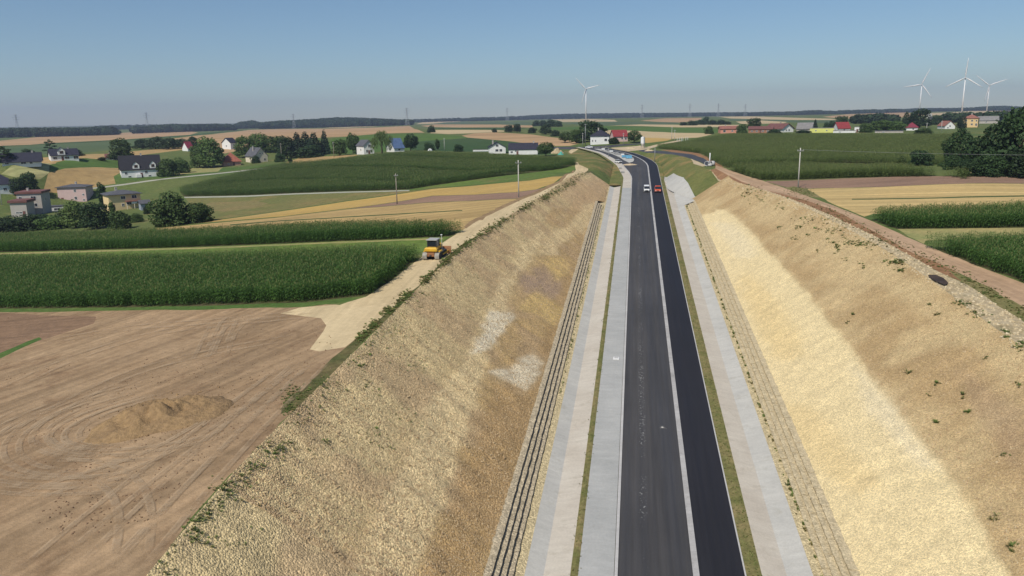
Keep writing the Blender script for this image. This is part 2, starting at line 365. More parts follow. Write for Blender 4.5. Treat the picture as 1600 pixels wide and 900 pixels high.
MT['concrete_grey'] = concrete_mat('concrete_grey', (.43, .42, .385), (.51, .495, .45), .08, (.36, .34, .285))
MT['kerb'] = concrete_mat('kerb', (.42, .41, .40), (.50, .49, .47), .08)
MT['gutter'] = concrete_mat('gutter', (.34, .33, .32), (.44, .43, .42), .12, (.22, .21, .2))

def stone_layer(nt, P, scale):
    v = nd(nt, 'ShaderNodeTexVoronoi'); v.inputs['Scale'].default_value = scale; nt.links.new(P, v.inputs['Vector'])
    sep = nd(nt, 'ShaderNodeSeparateColor'); nt.links.new(v.outputs['Color'], sep.inputs[0])
    return v.outputs['Distance'], sep.outputs[0]
def gravel_mat(name, attr=True, c=(.50, .38, .2), scale=7.0, bmp=.10, ct=.29):
    m, nt, b = new_mat(name, .95, .1); P = position(nt)
    if attr:
        a = nd(nt, 'ShaderNodeAttribute'); a.attribute_name = 'tint'; col = a.outputs['Color']
    else:
        r = nd(nt, 'ShaderNodeRGB'); r.outputs[0].default_value = rgb(c); col = r.outputs[0]
    d, k = stone_layer(nt, P, scale); d2, k2 = stone_layer(nt, P, scale*2.3)
    col = mul(nt, col, mrange(nt, k, 0, 1, 1-ct, 1+ct*.9)); col = mul(nt, col, mrange(nt, k2, 0, 1, .78, 1.2))
    col = mul(nt, col, mrange(nt, noise(nt, P, .8, 5, .7), .3, .7, .88, 1.12))
    nt.links.new(col, b.inputs['Base Color'])
    h = nd(nt, 'ShaderNodeMath', operation='MULTIPLY_ADD'); nt.links.new(d, h.inputs[0]); h.inputs[1].default_value = -1.0
    nt.links.new(mrange(nt, k, 0, 1, 0, .7), h.inputs[2])
    bump(nt, b, h.outputs[0], .85, bmp); return m
MT['gravel'] = gravel_mat('gravel')
MT['gravel_fine'] = gravel_mat('gravel_fine', scale=9.5, bmp=.07, ct=.24)
MT['gravel_strip'] = gravel_mat('gravel_strip', False, (.56, .46, .27), 6.0, .10)
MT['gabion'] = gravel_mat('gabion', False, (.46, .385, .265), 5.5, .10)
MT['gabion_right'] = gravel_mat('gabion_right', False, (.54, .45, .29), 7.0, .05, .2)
MT['meadow_dry'] = ground_mat('meadow_dry', (.24, .185, .08), (.17, .165, .065), .05, .7, var=.35)
def stone_mat(name, c1, c2):
    m, nt, b = new_mat(name, .95, .1)
    r = nd(nt, 'ShaderNodeObjectInfo').outputs['Random']; col = mixc(nt, r, c1, c2)
    nt.links.new(mul(nt, col, mrange(nt, noise(nt, objco(nt), 3, 4), .3, .7, .8, 1.2)), b.inputs['Base Color']); return m
MT['stone'] = stone_mat('stone', (.36, .25, .14), (.56, .43, .26))
MT['stone_pale'] = stone_mat('stone_pale', (.46, .365, .22), (.60, .50, .33))
def leaf_mat(name, c1, c2, vary=.35, trans=.25):
    m = bpy.data.materials.new(name); m.use_nodes = True; nt = m.node_tree; b = nt.nodes['Principled BSDF']; out = nt.nodes['Material Output']
    b.inputs['Roughness'].default_value = .65; b.inputs['Specular IOR Level'].default_value = .25
    r = nd(nt, 'ShaderNodeObjectInfo').outputs['Random']; n = noise(nt, objco(nt), 5.0, 4, .7)
    col = mixc(nt, mrange(nt, n, .3, .7, 0, 1), c1, c2); col = mul(nt, col, mrange(nt, r, 0, 1, 1-vary, 1+vary))
    nt.links.new(col, b.inputs['Base Color'])
    t = nd(nt, 'ShaderNodeBsdfTranslucent'); nt.links.new(mul(nt, col, 1.3), t.inputs[0]); mx = nd(nt, 'ShaderNodeMixShader'); mx.inputs[0].default_value = trans
    nt.links.new(b.outputs[0], mx.inputs[1]); nt.links.new(t.outputs[0], mx.inputs[2]); nt.links.new(mx.outputs[0], out.inputs[0]); return m
MT['leaf_mid'] = leaf_mat('leaf_mid', (.052, .095, .024), (.09, .14, .036))
MT['leaf_dark'] = leaf_mat('leaf_dark', (.028, .058, .020), (.048, .085, .026))
MT['leaf_conifer'] = leaf_mat('leaf_conifer', (.018, .040, .020), (.032, .058, .026), .2, .1)
MT['leaf_willow'] = leaf_mat('leaf_willow', (.10, .15, .04), (.15, .20, .06), .15)
MT['leaf_far'] = leaf_mat('leaf_far', (.030, .055, .024), (.045, .075, .03), .3, .15)
MT['corn'] = leaf_mat('corn', (.060, .132, .026), (.10, .19, .040), .25, .35)
MT['corn_olive'] = leaf_mat('corn_olive', (.12, .175, .045), (.17, .22, .065), .18, .35)
MT['corn_mid'] = leaf_mat('corn_mid', (.085, .15, .036), (.13, .195, .052), .2, .35)
MT['tassel'] = leaf_mat('tassel', (.15, .175, .055), (.22, .23, .08), .2, .2)
MT['weed'] = leaf_mat('weed', (.12, .18, .04), (.19, .24, .075), .35, .35)
MT['weed_dry'] = leaf_mat('weed_dry', (.15, .14, .045), (.22, .19, .07), .3, .2)
MT['bark'] = plain('bark', (.10, .075, .05), .95, .1, .3, 3)
MT['wood_pole'] = plain('wood_pole', (.30, .26, .22), .9, .1, .2, 2)
MT['concrete_pole'] = plain('concrete_pole', (.52, .50, .45), .9, .1, .12, 2)
MT['white_paint'] = plain('white_paint', (.78, .78, .77), .45, .4, .04)
MT['dark_metal'] = plain('dark_metal', (.035, .035, .038), .6, .4, .2)
MT['pylon_steel'] = plain('pylon_steel', (.42, .43, .44), .6, .3, .1, .1)
MT['steel'] = plain('steel', (.30, .30, .30), .5, .4, .2, 2, .4)
MT['rubber'] = plain('rubber', (.02, .02, .02), .9, .2, .2)
MT['yellow_paint'] = plain('yellow_paint', (.62, .36, .03), .45, .4, .15, 1.2)
MT['track_steel'] = plain('track_steel', (.42, .39, .34), .7, .3, .25, 3)
MT['track_dark'] = plain('track_dark', (.05, .045, .04), .8, .3, .25, 3)
MT['brown_steel'] = plain('brown_steel', (.28, .13, .06), .75, .3, .25, 2)
MT['orange_paint'] = plain('orange_paint', (.62, .10, .03), .35, .5, .06)
MT['clear_lens'] = plain('clear_lens', (.7, .7, .68), .15, .6, .02)
MT['plastic_blue'] = plain('plastic_blue', (.16, .42, .60), .45, .4, .2, 2)
MT['plastic_white'] = plain('plastic_white', (.68, .68, .66), .5, .3, .12, 2)
MT['tarp_teal'] = plain('tarp_teal', (.08, .33, .27), .6, .3, .2, 2)
MT['pallet_grey'] = plain('pallet_grey', (.36, .36, .35), .9, .1, .18, 2)
def glass_mat():
    m, nt, b = new_mat('window_glass', .08, .6); b.inputs['Base Color'].default_value = (.02, .025, .032, 1); return m
MT['glass'] = glass_mat()
def wall_mat(name, c): return plain(name, c, .9, .1, .07, .7)
for k, c in dict(white=(.74, .73, .70), grey=(.44, .40, .36), pink=(.62, .45, .42), yellow=(.72, .55, .30), cream=(.68, .60, .46), brick=(.34, .17, .11), salmon=(.55, .30, .22),
                 limeyellow=(.66, .66, .20), darkwall=(.16, .14, .13), ochre=(.70, .50, .25), bluegrey=(.30, .33, .38), coral=(.60, .28, .20)).items(): MT['wall_'+k] = wall_mat('wall_'+k, c)
def roof_mat(name, c):
    m, nt, b = new_mat(name, .7, .3); P = objco(nt); n1 = noise(nt, P, .8, 5, .6); w = nd(nt, 'ShaderNodeTexWave'); w.wave_type = 'BANDS'; w.bands_direction = 'Z'
    w.inputs['Scale'].default_value = 1.2; w.inputs['Distortion'].default_value = .3; nt.links.new(P, w.inputs[0])
    r = nd(nt, 'ShaderNodeRGB'); r.outputs[0].default_value = rgb(c); col = mul(nt, r.outputs[0], mrange(nt, n1, .3, .7, .8, 1.2)); col = mul(nt, col, mrange(nt, w.outputs['Fac'], 0, 1, .88, 1.08))
    nt.links.new(col, b.inputs['Base Color']); bump(nt, b, w.outputs['Fac'], .4, .03); return m
for k, c in dict(black=(.022, .022, .028), navy=(.030, .030, .046), slate=(.10, .10, .11), red=(.25, .04, .042), brickred=(.30, .10, .065), brown=(.17, .075, .065), grey=(.22, .21, .20), magenta=(.20, .03, .05), rust=(.28, .12, .09), blue=(.08, .13, .24)).items(): MT['roof_'+k] = roof_mat('roof_'+k, c)

# ------------------------------------------------------------------ fields, tracks and verges, traced from the photograph
# (name, material, label, pixel outline; a third number lifts that corner to the top of a crop of that height)
T = 2.3
REG = [
 ('stubble_field', 'stubble_far', 'long tan stubble field below the far left wood', [(-200, 228), (0, 220), (75, 213), (150, 210.6), (200, 207), (300, 205.5), (310, 207), (297, 210.6), (262, 213.7), (200, 217.5), (75, 223.7), (0, 228), (-200, 240)]),
 ('hedge_bank', 'crop_dark', 'dark hedge bank along the tan stubble field', [(0, 228), (75, 223.7), (200, 217.5), (297, 210.6), (340, 206), (390, 202), (360, 206), (300, 212), (262, 215.2), (200, 219.2), (75, 225.6), (0, 230)]),
 ('stubble_field', 'stubble_far', 'tan stubble hill below the long wooded ridge', [(265, 217), (300, 212.5), (330, 210), (360, 206.5), (390, 203), (440, 201.5), (540, 200.5), (590, 199), (640, 196.5), (658, 205), (664, 207), (600, 208.5), (540, 213.5), (470, 217), (420, 226), (350, 240), (335, 232), (320, 226), (290, 222)]),
 ('stubble_strip', 'stubble_cream', 'thin pale strip under the wooded ridge', [(505, 199.3), (560, 197.3), (592, 197.3), (540, 199.7)]),
 ('crop_field', 'crop_teal', 'blue green crop field behind the left hamlet', [(-200, 245), (0, 230.3), (75, 226), (200, 219.6), (262, 216), (262, 222), (190, 232), (140, 238), (0, 243), (-200, 255)]),
 ('stubble_field', 'stubble_orange', 'narrow tan field beside the dormered white house', [(55, 247), (122, 241.5), (171, 240), (200, 237), (300, 228), (300, 232), (192, 245), (130, 249), (62, 255)]),
 ('crop_field', 'crop_green', 'small green crop plot before the dormered white house', [(78, 269.5), (89, 253.5), (193, 248.5), (192, 262), (130, 267)]),
 ('hay_plot', 'striped_hay', 'striped pale hay plot before the long dark roofed house', [(0, 272), (18, 259), (82, 256), (76, 271), (62, 280), (30, 278)]),
 ('stubble_field', 'stubble_orange', 'tan grain plot behind the pink house', [(67, 300), (76, 271.5), (193, 262.5), (196, 268), (178, 275.5), (182, 287), (145, 293), (90, 302)]),
 ('lawn', 'lawn', 'bright green lawn below the double dormer house', [(178, 276), (196, 269), (255, 272), (300, 262), (360, 262), (437, 256), (440, 258), (330, 270), (230, 281), (150, 291), (182, 287)]),
 ('grass_mound', 'dry_grass', 'dry yellow bank below the red roofed barn', [(262, 274), (290, 263), (348, 261), (340, 268), (300, 271)]),
 ('footpath', 'path', 'pale path crossing the left meadow', [(120, 294.5), (165, 291), (230, 282), (330, 271.5), (437, 259), (446, 254), (448, 256), (440, 260), (330, 273), (230, 283.8), (165, 293), (120, 297)]),
 ('stubble_field', 'stubble_orange', 'tan field at the foot of the conifer block', [(445, 254), (470, 246), (560, 241.5), (550, 245), (520, 248), (450, 260)]),
 ('crop_field', 'crop_green', 'green field beyond the blue roofed house', [(500, 240), (520, 216), (587, 210), (640, 208.8), (690, 210), (722, 213), (730, 215), (700, 218), (640, 222), (640, 234), (560, 240)]),
 ('crop_field', 'crop_dark', 'dark green field behind the gabled white house', [(640, 234), (640, 222), (700, 218), (735, 215.3), (775, 218), (820, 225), (868, 230), (868, 240), (840, 242), (770, 238), (690, 236)]),
 ('stubble_strip', 'stubble_cream', 'pale strip on the far slope left of the road', [(650, 194), (662, 191), (705, 188.5), (720, 188), (720, 190), (690, 192), (670, 193.7)]),
 ('crop_field', 'crop_teal', 'dark strip on the far slope left of the road', [(670, 194), (700, 190.8), (830, 191), (832, 195.5), (780, 194.2)]),
 ('stubble_field', 'stubble_far', 'upper tan strip on the far slope', [(658, 196.5), (680, 194.3), (780, 194.6), (832, 196), (832, 199.3), (780, 199), (668, 198.4)]),
 ('crop_field', 'crop_dark', 'dark green strip between tan strips', [(668, 199), (832, 199.7), (800, 202.5), (690, 202.5)]),
 ('stubble_field', 'stubble_cream', 'lower pale strip on the far slope', [(672, 208), (680, 203.2), (690, 202.8), (770, 203), (800, 205), (770, 206.3), (735, 208.3), (700, 209.5)]),
 ('stubble_field', 'stubble_far', 'broad tan field above the gabled white house', [(722, 212), (740, 208.5), (770, 206.6), (830, 210), (885, 217), (905, 224), (890, 228), (845, 227), (790, 220), (730, 214.8)]),
 ('stubble_field', 'stubble_cream', 'pale field below the central wind turbine', [(860, 186.5), (960, 187.2), (965, 190), (880, 190.6)]),
 ('crop_field', 'crop_teal', 'grey green field below the central turbine', [(880, 192), (965, 190.4), (1060, 191), (1060, 194), (940, 196.5)]),
 ('crop_field', 'crop_green', 'dark green band behind the white roadside house', [(835, 200), (940, 197), (1060, 199.2), (1125, 201), (1120, 208), (1000, 204.5), (945, 202), (870, 203)]),
 ('stubble_strip', 'stubble_cream', 'pale strip above the dark green band', [(950, 196.3), (1000, 194.4), (1065, 195), (1165, 195), (1172, 198), (1060, 199)]),
 ('stubble_field', 'stubble_cream', 'pale field right of the red roofed house', [(945, 203), (990, 204.2), (1040, 206.5), (1112, 210), (1090, 215), (1050, 217), (1000, 216), (950, 212)]),
 ('stubble_field', 'stubble_gold', 'orange stubble behind the silo', [(1000, 215), (1052, 217), (1042, 220), (1012, 223.5), (1002, 222)]),
 ('stubble_field', 'stubble_far', 'tan rise right of the central turbine', [(1000, 188.5), (1040, 184.6), (1097, 184), (1095, 187), (1065, 191.5), (1030, 190.5)]),
 ('stubble_field', 'stubble_cream', 'long pale field under the far right wood', [(1110, 182.5), (1180, 182), (1300, 185.5), (1310, 187.5), (1240, 187.5), (1140, 185)]),
 ('crop_field', 'crop_teal', 'grey green strip under the far right wood', [(1140, 185.5), (1240, 188), (1310, 188), (1330, 193), (1230, 191), (1140, 188.5)]),
 ('stubble_strip', 'stubble_cream', 'cream strip above the brick barns', [(1150, 190), (1185, 188), (1230, 190.5), (1225, 192.5), (1160, 194)]),
 ('stubble_field', 'stubble_far', 'pinkish field left of the right hand turbines', [(1285, 182.5), (1320, 179), (1408, 175.5), (1425, 178), (1425, 183), (1380, 184), (1320, 185.5)]),
 ('stubble_field', 'stubble_cream', 'cream field at the foot of the right hand turbines', [(1430, 178), (1500, 175), (1570, 171.5), (1640, 171), (1640, 174), (1570, 175.5), (1500, 178.6), (1440, 181)]),
 # ---- near left
 ('corn_ground', 'crop_ground', 'ground under the broad left maize field', [(447, 260), (520, 247.5, T), (560, 242.5, T), (640, 236, T), (690, 236, T), (764, 239, T), (840, 242.5, T), (896, 245, T), (899, 257), (880, 263), (820, 271), (740, 281), (676, 290), (640, 296), (520, 299.5), (289, 307), (282, 299), (358, 280)]),
 ('grass_strip', 'grass_bright', 'bright green strip along the broad maize field', [(640, 296), (676, 290), (740, 281), (820, 271), (880, 263), (901, 256), (905, 260), (884, 270.5), (864, 275), (829, 281), (740, 289), (676, 293.5), (640, 298)]),
 ('footpath', 'path', 'pale path along the near edge of the broad maize field', [(289, 307.5), (520, 300), (640, 297), (640, 298.3), (520, 301.8), (289, 309.3)]),
 ('meadow', 'meadow_olive', 'green meadow beside the big bush', [(262, 352), (300, 325), (290, 310), (520, 302.3), (640, 298.7), (676, 294), (540, 313.5), (438, 329), (335, 343)]),
 ('dry_patch', 'meadow_dry', 'brownish dry patch in the green meadow', [(308, 325), (330, 316), (400, 314), (420, 318), (395, 325), (350, 331)]),
 ('stubble_field', 'stubble_gold', 'golden stubble strip left of the haul track', [(255, 353), (340, 344), (438, 330.5), (540, 315), (676, 295), (740, 290.3), (829, 282), (864, 276), (880, 275.5), (864, 287), (838, 295.6), (807, 300), (740, 304), (676, 305.6), (587, 320), (440, 338)]),
 ('ploughed_strip', 'plough', 'mauve ploughed strip left of the haul track', [(545, 326), (587, 320.5), (676, 306), (740, 304.3), (807, 300.3), (838, 296), (858, 292), (838, 300), (813, 310), (740, 313.5), (660, 317), (587, 323.5)]),
 ('stubble_field', 'stubble_pale', 'pale gold stubble beside the upper maize block', [(240, 357), (430, 340), (545, 326.5), (587, 324), (660, 317.5), (740, 314), (813, 310.5), (765, 336), (735, 352), (727, 358), (700, 362), (260, 366)]),
 ('weed_line', 'crop_dark', 'thin weedy balk through the pale stubble', [(360, 350.5), (440, 344.3), (540, 338.5), (640, 332.5), (722, 328.5), (722, 329.7), (640, 333.8), (540, 339.9), (440, 345.6), (360, 352)]),
 ('corn_ground', 'crop_ground', 'ground under the upper maize block', [(-420, 372, T), (0, 362, T), (260, 356, T), (520, 343.5, T), (705, 343, T), (718, 346, T), (716, 362), (700, 370), (600, 374.5), (0, 394), (-420, 408)]),
 ('grass_strip', 'grass_bright', 'grassy strip between the two left maize blocks', [(-420, 408), (0, 394), (600, 374.5), (700, 370), (668, 392), (660, 394), (640, 400), (0, 412), (-420, 420)]),
 ('farm_lane', 'dry_grass', 'pale farm lane below the upper left maize block', [(-420, 409), (0, 395), (600, 375.3), (690, 372), (690, 374), (600, 377.3), (0, 397.5), (-420, 412)]),
 ('corn_ground', 'crop_ground', 'ground under the lower maize block', [(-420, 406, T), (0, 398, T), (300, 391, T), (600, 381, T), (650, 383, T), (660, 394, 1), (640, 413), (611, 438), (575, 462), (480, 472), (0, 482), (-420, 492)]),
 ('soil_field', 'soil', 'bare brown earth field at the lower left', [(-700, 496), (-420, 492), (0, 484), (480, 474), (560, 478), (610, 480), (600, 500), (493, 609), (440, 660), (383, 719), (300, 805), (233, 900), (120, 1100), (-100, 1500), (-900, 1500), (-2500, 900)]),
 ('ploughed_patch', 'dark_soil', 'darker ploughed corner at the left edge', [(-500, 496), (0, 489), (150, 495), (145, 506), (60, 533), (0, 557), (-150, 610), (-500, 720)]),
 ('grass_strip', 'lawn', 'green grass strip under the lower maize block', [(-420, 492), (0, 482), (480, 472), (575, 462), (560, 470), (480, 479), (200, 485), (0, 488), (-420, 498)]),
 ('grass_strip', 'lawn', 'thin green balk at the left edge', [(-60, 580), (0, 551), (40, 534), (62, 526), (66, 529), (30, 545), (0, 560), (-60, 590)]),
 ('haul_track', 'soil_track', 'sandy haul track along the top of the left cutting', [(898, 252), (920, 262), (918, 266), (887, 293), (824, 324.5), (762, 359), (722, 381), (700, 400), (662, 439), (600, 492), (570, 518), (540, 542), (500, 549), (484, 546), (512, 508), (505, 497), (440, 489), (470, 480), (530, 476), (575, 463), (611, 439), (661, 400), (700, 373), (740, 349), (813, 313), (878, 284), (900, 265)]),
 ('earth_edge', 'earth_edge', 'brown earth edge between the stubble and the haul track', [(728, 357), (740, 349), (813, 313), (878, 284), (898, 266), (894, 267), (874, 282), (809, 310), (733, 346.5), (724, 354)]),
 ('verge', 'verge_dark', 'weedy verge between the haul track and the cutting', [(918, 266), (928, 269), (905, 275), (880, 288), (830, 321), (760, 366), (720, 395), (680, 430), (620, 487), (575, 526), (493, 613), (470, 640), (440, 646), (445, 620), (470, 610), (520, 560), (570, 518), (600, 492), (662, 439), (700, 400), (722, 381), (762, 359), (824, 324.5), (887, 293)]),
 # ---- roadside, far end of the cutting
 ('grass_slope', 'slope_grass', 'green and tan grassy mound left of the road bend', [(880, 236), (905, 232), (925, 233), (945, 243), (957, 253), (966, 262), (974, 276), (968, 283), (958, 277), (946, 270), (925, 266), (905, 257), (896, 246)]),
 ('earth_pile', 'soil_track', 'brown earth patch by the stacked material', [(888, 238), (893, 233), (903, 232), (900, 236), (893, 240)]),
 ('grass_slope', 'slope_grass', 'green and tan grassy slope right of the road bend', [(1008, 240), (1028, 239), (1060, 243), (1085, 249), (1100, 262), (1116, 272), (1134, 284), (1108, 306), (1092, 307), (1087, 305), (1053, 270.5), (1042, 277), (1034, 274), (1030, 268), (1026, 256), (1016, 248), (995, 240)]),
 ('concrete_apron', 'concrete_grey', 'grey concrete apron where the right ditch meets the slope', [(1030, 268), (1034, 274), (1042, 277), (1053, 270.5), (1093, 307), (1084, 330), (1060, 332), (1045, 312), (1036, 290)]),
 ('side_road', 'asphalt_far', 'small asphalt side road beside the right maize field', [(1000, 233), (1022, 235), (1050, 237.5), (1080, 241), (1100, 247), (1112, 256), (1104, 259), (1094, 253), (1078, 247), (1050, 241), (1010, 238.5), (998, 236)]),
 ('earth_bank', 'red_berm', 'reddish earth bank between side road and maize', [(1030, 234.5), (1050, 234), (1085, 238), (1105, 245), (1122, 255), (1132, 262), (1122, 262), (1112, 256), (1100, 247), (1080, 241), (1050, 237.5)]),
 ('gravel_patch', 'sand_spill', 'sandy ground around the silo', [(955, 231), (985, 229), (1000, 227.5), (1010, 230), (1035, 224), (1062, 219), (1066, 220), (1030, 228), (1005, 234), (985, 236), (965, 235)]),
 ('sand_edge', 'sand_spill', 'pale sand beside the side road', [(1080, 248), (1094, 254), (1104, 259), (1098, 260), (1084, 256)]),
 ('street', 'asphalt_far', 'grey street in front of the white roadside house', [(860, 230), (905, 229.5), (940, 228), (1000, 224), (1000, 225.5), (945, 230), (938, 233), (905, 232), (860, 232.5)]),
 # ---- right
 ('corn_ground', 'crop_ground', 'ground under the far right maize field', [(1026, 231), (1100, 241), (1112, 251), (1130, 259), (1136, 262), (1200, 257), (1320, 255), (1453, 258), (1480, 256), (1495, 236), (1498, 208, T), (1400, 208, T), (1230, 207.5, T), (1140, 207.5, T), (1100, 214, T), (1050, 222, T)]),
 ('corn_ground', 'crop_ground', 'ground under the near right maize field', [(1136.6, 264.4), (1189, 281.3), (1320, 278), (1431, 276.2), (1513, 275), (1513, 264, T), (1453, 259, T), (1380, 254, T), (1250, 251, T), (1136, 254, T)]),
 ('ploughed_strip', 'plough', 'mauve ploughed strip right of the cutting', [(1195, 283), (1320, 278.7), (1513, 275.7), (1680, 283), (1680, 288.5), (1600, 287), (1380, 292), (1264, 294.5), (1233, 294)]),
 ('grass_strip', 'stubble_cream', 'pale strip at the foot of the big trees', [(1515, 269), (1600, 273), (1700, 277), (1700, 282), (1600, 278.5), (1515, 275)]),
 ('stubble_field', 'stubble_right', 'golden stubble right of the utility pole', [(1262, 296), (1264, 295), (1380, 292.4), (1600, 287.4), (1750, 287), (1750, 324), (1600, 330), (1440, 332), (1365, 334), (1352, 338.5), (1300, 318.5)]),
 ('weed_line', 'crop_dark', 'thin weedy balk through the right stubble', [(1330, 310.5), (1430, 309.5), (1600, 305.5), (1700, 303.5), (1700, 305.3), (1600, 307.4), (1430, 311), (1330, 312)]),
 ('corn_ground', 'crop_ground', 'ground under the upper right maize block', [(1363, 344), (1366, 327.5, 1.8), (1453, 322, 1.8), (1600, 317.5, 1.8), (1900, 308, 1.8), (1900, 358), (1600, 355.6), (1520, 356.7), (1400, 358)]),
 ('grass_strip', 'dry_grass', 'pale dry grass between the right maize blocks', [(1400, 358), (1520, 356.7), (1600, 355.6), (1900, 358), (1900, 372), (1600, 366), (1446, 376), (1443, 381), (1420, 369)]),
 ('corn_ground', 'crop_ground', 'ground under the lower right maize block', [(1453, 387), (1454, 374, 1.4), (1600, 363.5, 1.9), (1900, 347, 1.9), (1900, 560), (1600, 440), (1522, 413)]),
 ('dirt_track', 'track_right', 'brown dirt track along the top of the right cutting', [(1120, 258), (1135, 264), (1189, 282), (1233, 296), (1264, 307.5), (1300, 320.5), (1353, 341), (1390, 358.5), (1444, 382), (1522, 414.5), (1600, 443), (1800, 520), (1800, 570), (1600, 481), (1540, 447), (1486, 420), (1430, 398), (1380, 370), (1323, 337.5), (1259, 312), (1195, 297), (1153, 281), (1118, 263)]),
 ('grass_verge', 'verge', 'green verge at the foot of the right utility pole', [(1226, 293), (1240, 291), (1262, 296), (1285, 310), (1264, 307), (1233, 296)]),
 ('earth_berm', 'red_berm', 'reddish brown earth berm beside the right dirt track', [(1118, 263), (1153, 281), (1195, 297), (1259, 312), (1323, 337.5), (1380, 370), (1430, 398), (1486, 420), (1500, 428), (1504, 441), (1458, 420), (1408, 392), (1355, 363), (1309, 342), (1245, 314), (1166, 289), (1110, 266)]),
 ('grass_verge', 'verge', 'dull green verge above the rock ditch', [(1480, 420), (1540, 447), (1600, 481), (1800, 570), (1800, 600), (1600, 503), (1504, 442)]),
 ('rock_ditch', 'rock_rubble', 'rubble lined ditch along the crest of the right cutting', [(1108, 265), (1166, 289), (1245, 314), (1309, 342), (1355, 363), (1408, 392), (1458, 420), (1504, 442), (1600, 503), (1800, 600), (1800, 720), (1600, 556), (1582, 544), (1533, 498), (1486, 466), (1444, 437), (1390, 402), (1330, 370), (1259, 334), (1202, 309), (1149, 294), (1122, 282)]),
]
def region_world():
    flat, lift, cut = [], [], []
    for r in REG:
        cut.append((len(flat), len(flat)+len(r[3])))
        for p in r[3]: flat.append(p[:2]); lift.append(p[2] if len(p) > 2 else 0.0)
    W = cast(np.array(flat), np.array(lift)); return [W[a:b, :2] for a, b in cut]
RW = region_world()
# crest and toe of the cutting
def crest(side, Y):
    t = toe_l(Y) if side < 0 else toe_r(Y); tz = zr(Y)+(toe_zl(Y) if side < 0 else toe_zr(Y))
    a = np.zeros_like(Y); b = np.full_like(Y, 70.0)
    for _ in range(40):
        m = (a+b)/2; c = base_z(t+side*m, Y) > tz+m/1.5; a = np.where(c, m, a); b = np.where(c, b, m)
    return t+side*np.maximum(a, .05)
YEND_L, YEND_R, YST = 269.0, 236.0, 14.0
CY = np.concatenate([np.arange(YST, 236.01, 3.0), np.arange(239, 269.01, 3.0)])
CYR = np.arange(YST, 236.01, 3.0)
crL, crR = crest(-1, CY), crest(1, CYR)
def build_ground():
    verts, edges = [], []
    def chain(P, closed):
        n0 = len(verts); k = len(P); verts.extend(P)
        for i in range(k if closed else k-1): edges.append((n0+i, n0+(i+1) % k))
    for W in RW:
        out = []
        for i in range(len(W)):
            p, q = W[i], W[(i+1) % len(W)]; D = min(np.hypot(*p), np.hypot(*q)); L = np.hypot(*(q-p)); st = max(2.5, D/30)
            n = max(1, int(math.ceil(L/st)))
            for j in range(n):
                c = p+(q-p)*j/n; D = np.hypot(*c); a = min(.9, .25+D/700); l = 3+D/60
                out.append((c[0]+a*(float(fbm(np.array(c[0]/l), np.array(c[1]/l), 61))-.5)*2, c[1]+a*(float(fbm(np.array(c[0]/l), np.array(c[1]/l), 67))-.5)*2))
        chain(out, True)
    for tx, cx, cy in ((toe_l(CY), crL, CY), (toe_r(CYR), crR, CYR)):
        chain([(a, b) for a, b in zip(tx, cy)] + [(a, b) for a, b in zip(cx[::-1], cy[::-1])], True)
    far = np.arange(240.0, 452.1, 4.0)
    chain([(float(toe_r(np.array(y))), y) for y in far], False)
    far = np.arange(273.0, 452.1, 4.0)
    chain([(float(toe_l(np.array(y))), y) for y in far], False)
    g = []
    for x in np.arange(-130, 131, 5.0):
        for y in np.arange(-40, 340, 5.0): g.append((x+rng.uniform(-1.2, 1.2), y+rng.uniform(-1.2, 1.2)))
    r = 120.0
    while r < 7200:
        st = max(9.0, r/36); n = int(math.radians(150)*r/st)
        for i in range(n+1):
            a = math.radians(-78) + math.radians(150)*i/n; p = (r*math.sin(a), r*math.cos(a))
            if not (abs(p[0]) < 132 and p[1] < 342): g.append(p)
        r += st
    for p in ((-160, -60), (160, -60), (-400, -60), (400, -60), (-7400, -60), (7400, -60), (-7400, 7400), (7400, 7400), (0, 7400)): g.append(p)
    verts.extend(g)
    vo, _, fo, _, _, _ = delaunay_2d_cdt([Vector((float(x), float(y))) for x, y in verts], edges, [], 0, 1e-3)
    V = np.array([(v.x, v.y) for v in vo]); Fa = np.array([f for f in fo if len(f) == 3])
    Z = ground(V[:, 0], V[:, 1]); C = V[Fa].mean(1)
    reg = np.full(len(Fa), -1)
    for i, W in enumerate(RW): reg[pip(W, C[:, 0], C[:, 1])] = i
    cl = np.interp(C[:, 1], CY, crL); crr = np.interp(C[:, 1], CYR, crR)
    cutL = (C[:, 0] < toe_l(C[:, 1])) & (C[:, 0] > cl) & (C[:, 1] > YST) & (C[:, 1] < YEND_L)
    cutR = (C[:, 0] > toe_r(C[:, 1])) & (C[:, 0] < crr) & (C[:, 1] > YST) & (C[:, 1] < YEND_R)
    inside = (C[:, 0] > toe_l(C[:, 1])) & (C[:, 0] < toe_r(C[:, 1])) & (C[:, 1] < 452)
    reg[inside] = -1; keep = ~(cutL | cutR)
    V3 = np.c_[V, Z]
    for i in range(-1, len(REG)):
        F = Fa[(reg == i) & keep]
        if len(F) == 0: continue
        ids, inv = np.unique(F, return_inverse=True); F2 = inv.reshape(F.shape)
        P = V3[ids]; a, b, c = P[F2[:, 0]], P[F2[:, 1]], P[F2[:, 2]]
        fl = ((b-a)[:, 0]*(c-a)[:, 1]-(b-a)[:, 1]*(c-a)[:, 0]) < 0; F2[fl] = F2[fl][:, ::-1]
        nm, mt, lab = ('ground', 'meadow', 'rolling meadow ground reaching to the horizon') if i < 0 else REG[i][:3]
        o = mesh_obj(nm, P, F2, MT[mt], smooth=True); tag(o, lab, None, kind='structure')
build_ground()

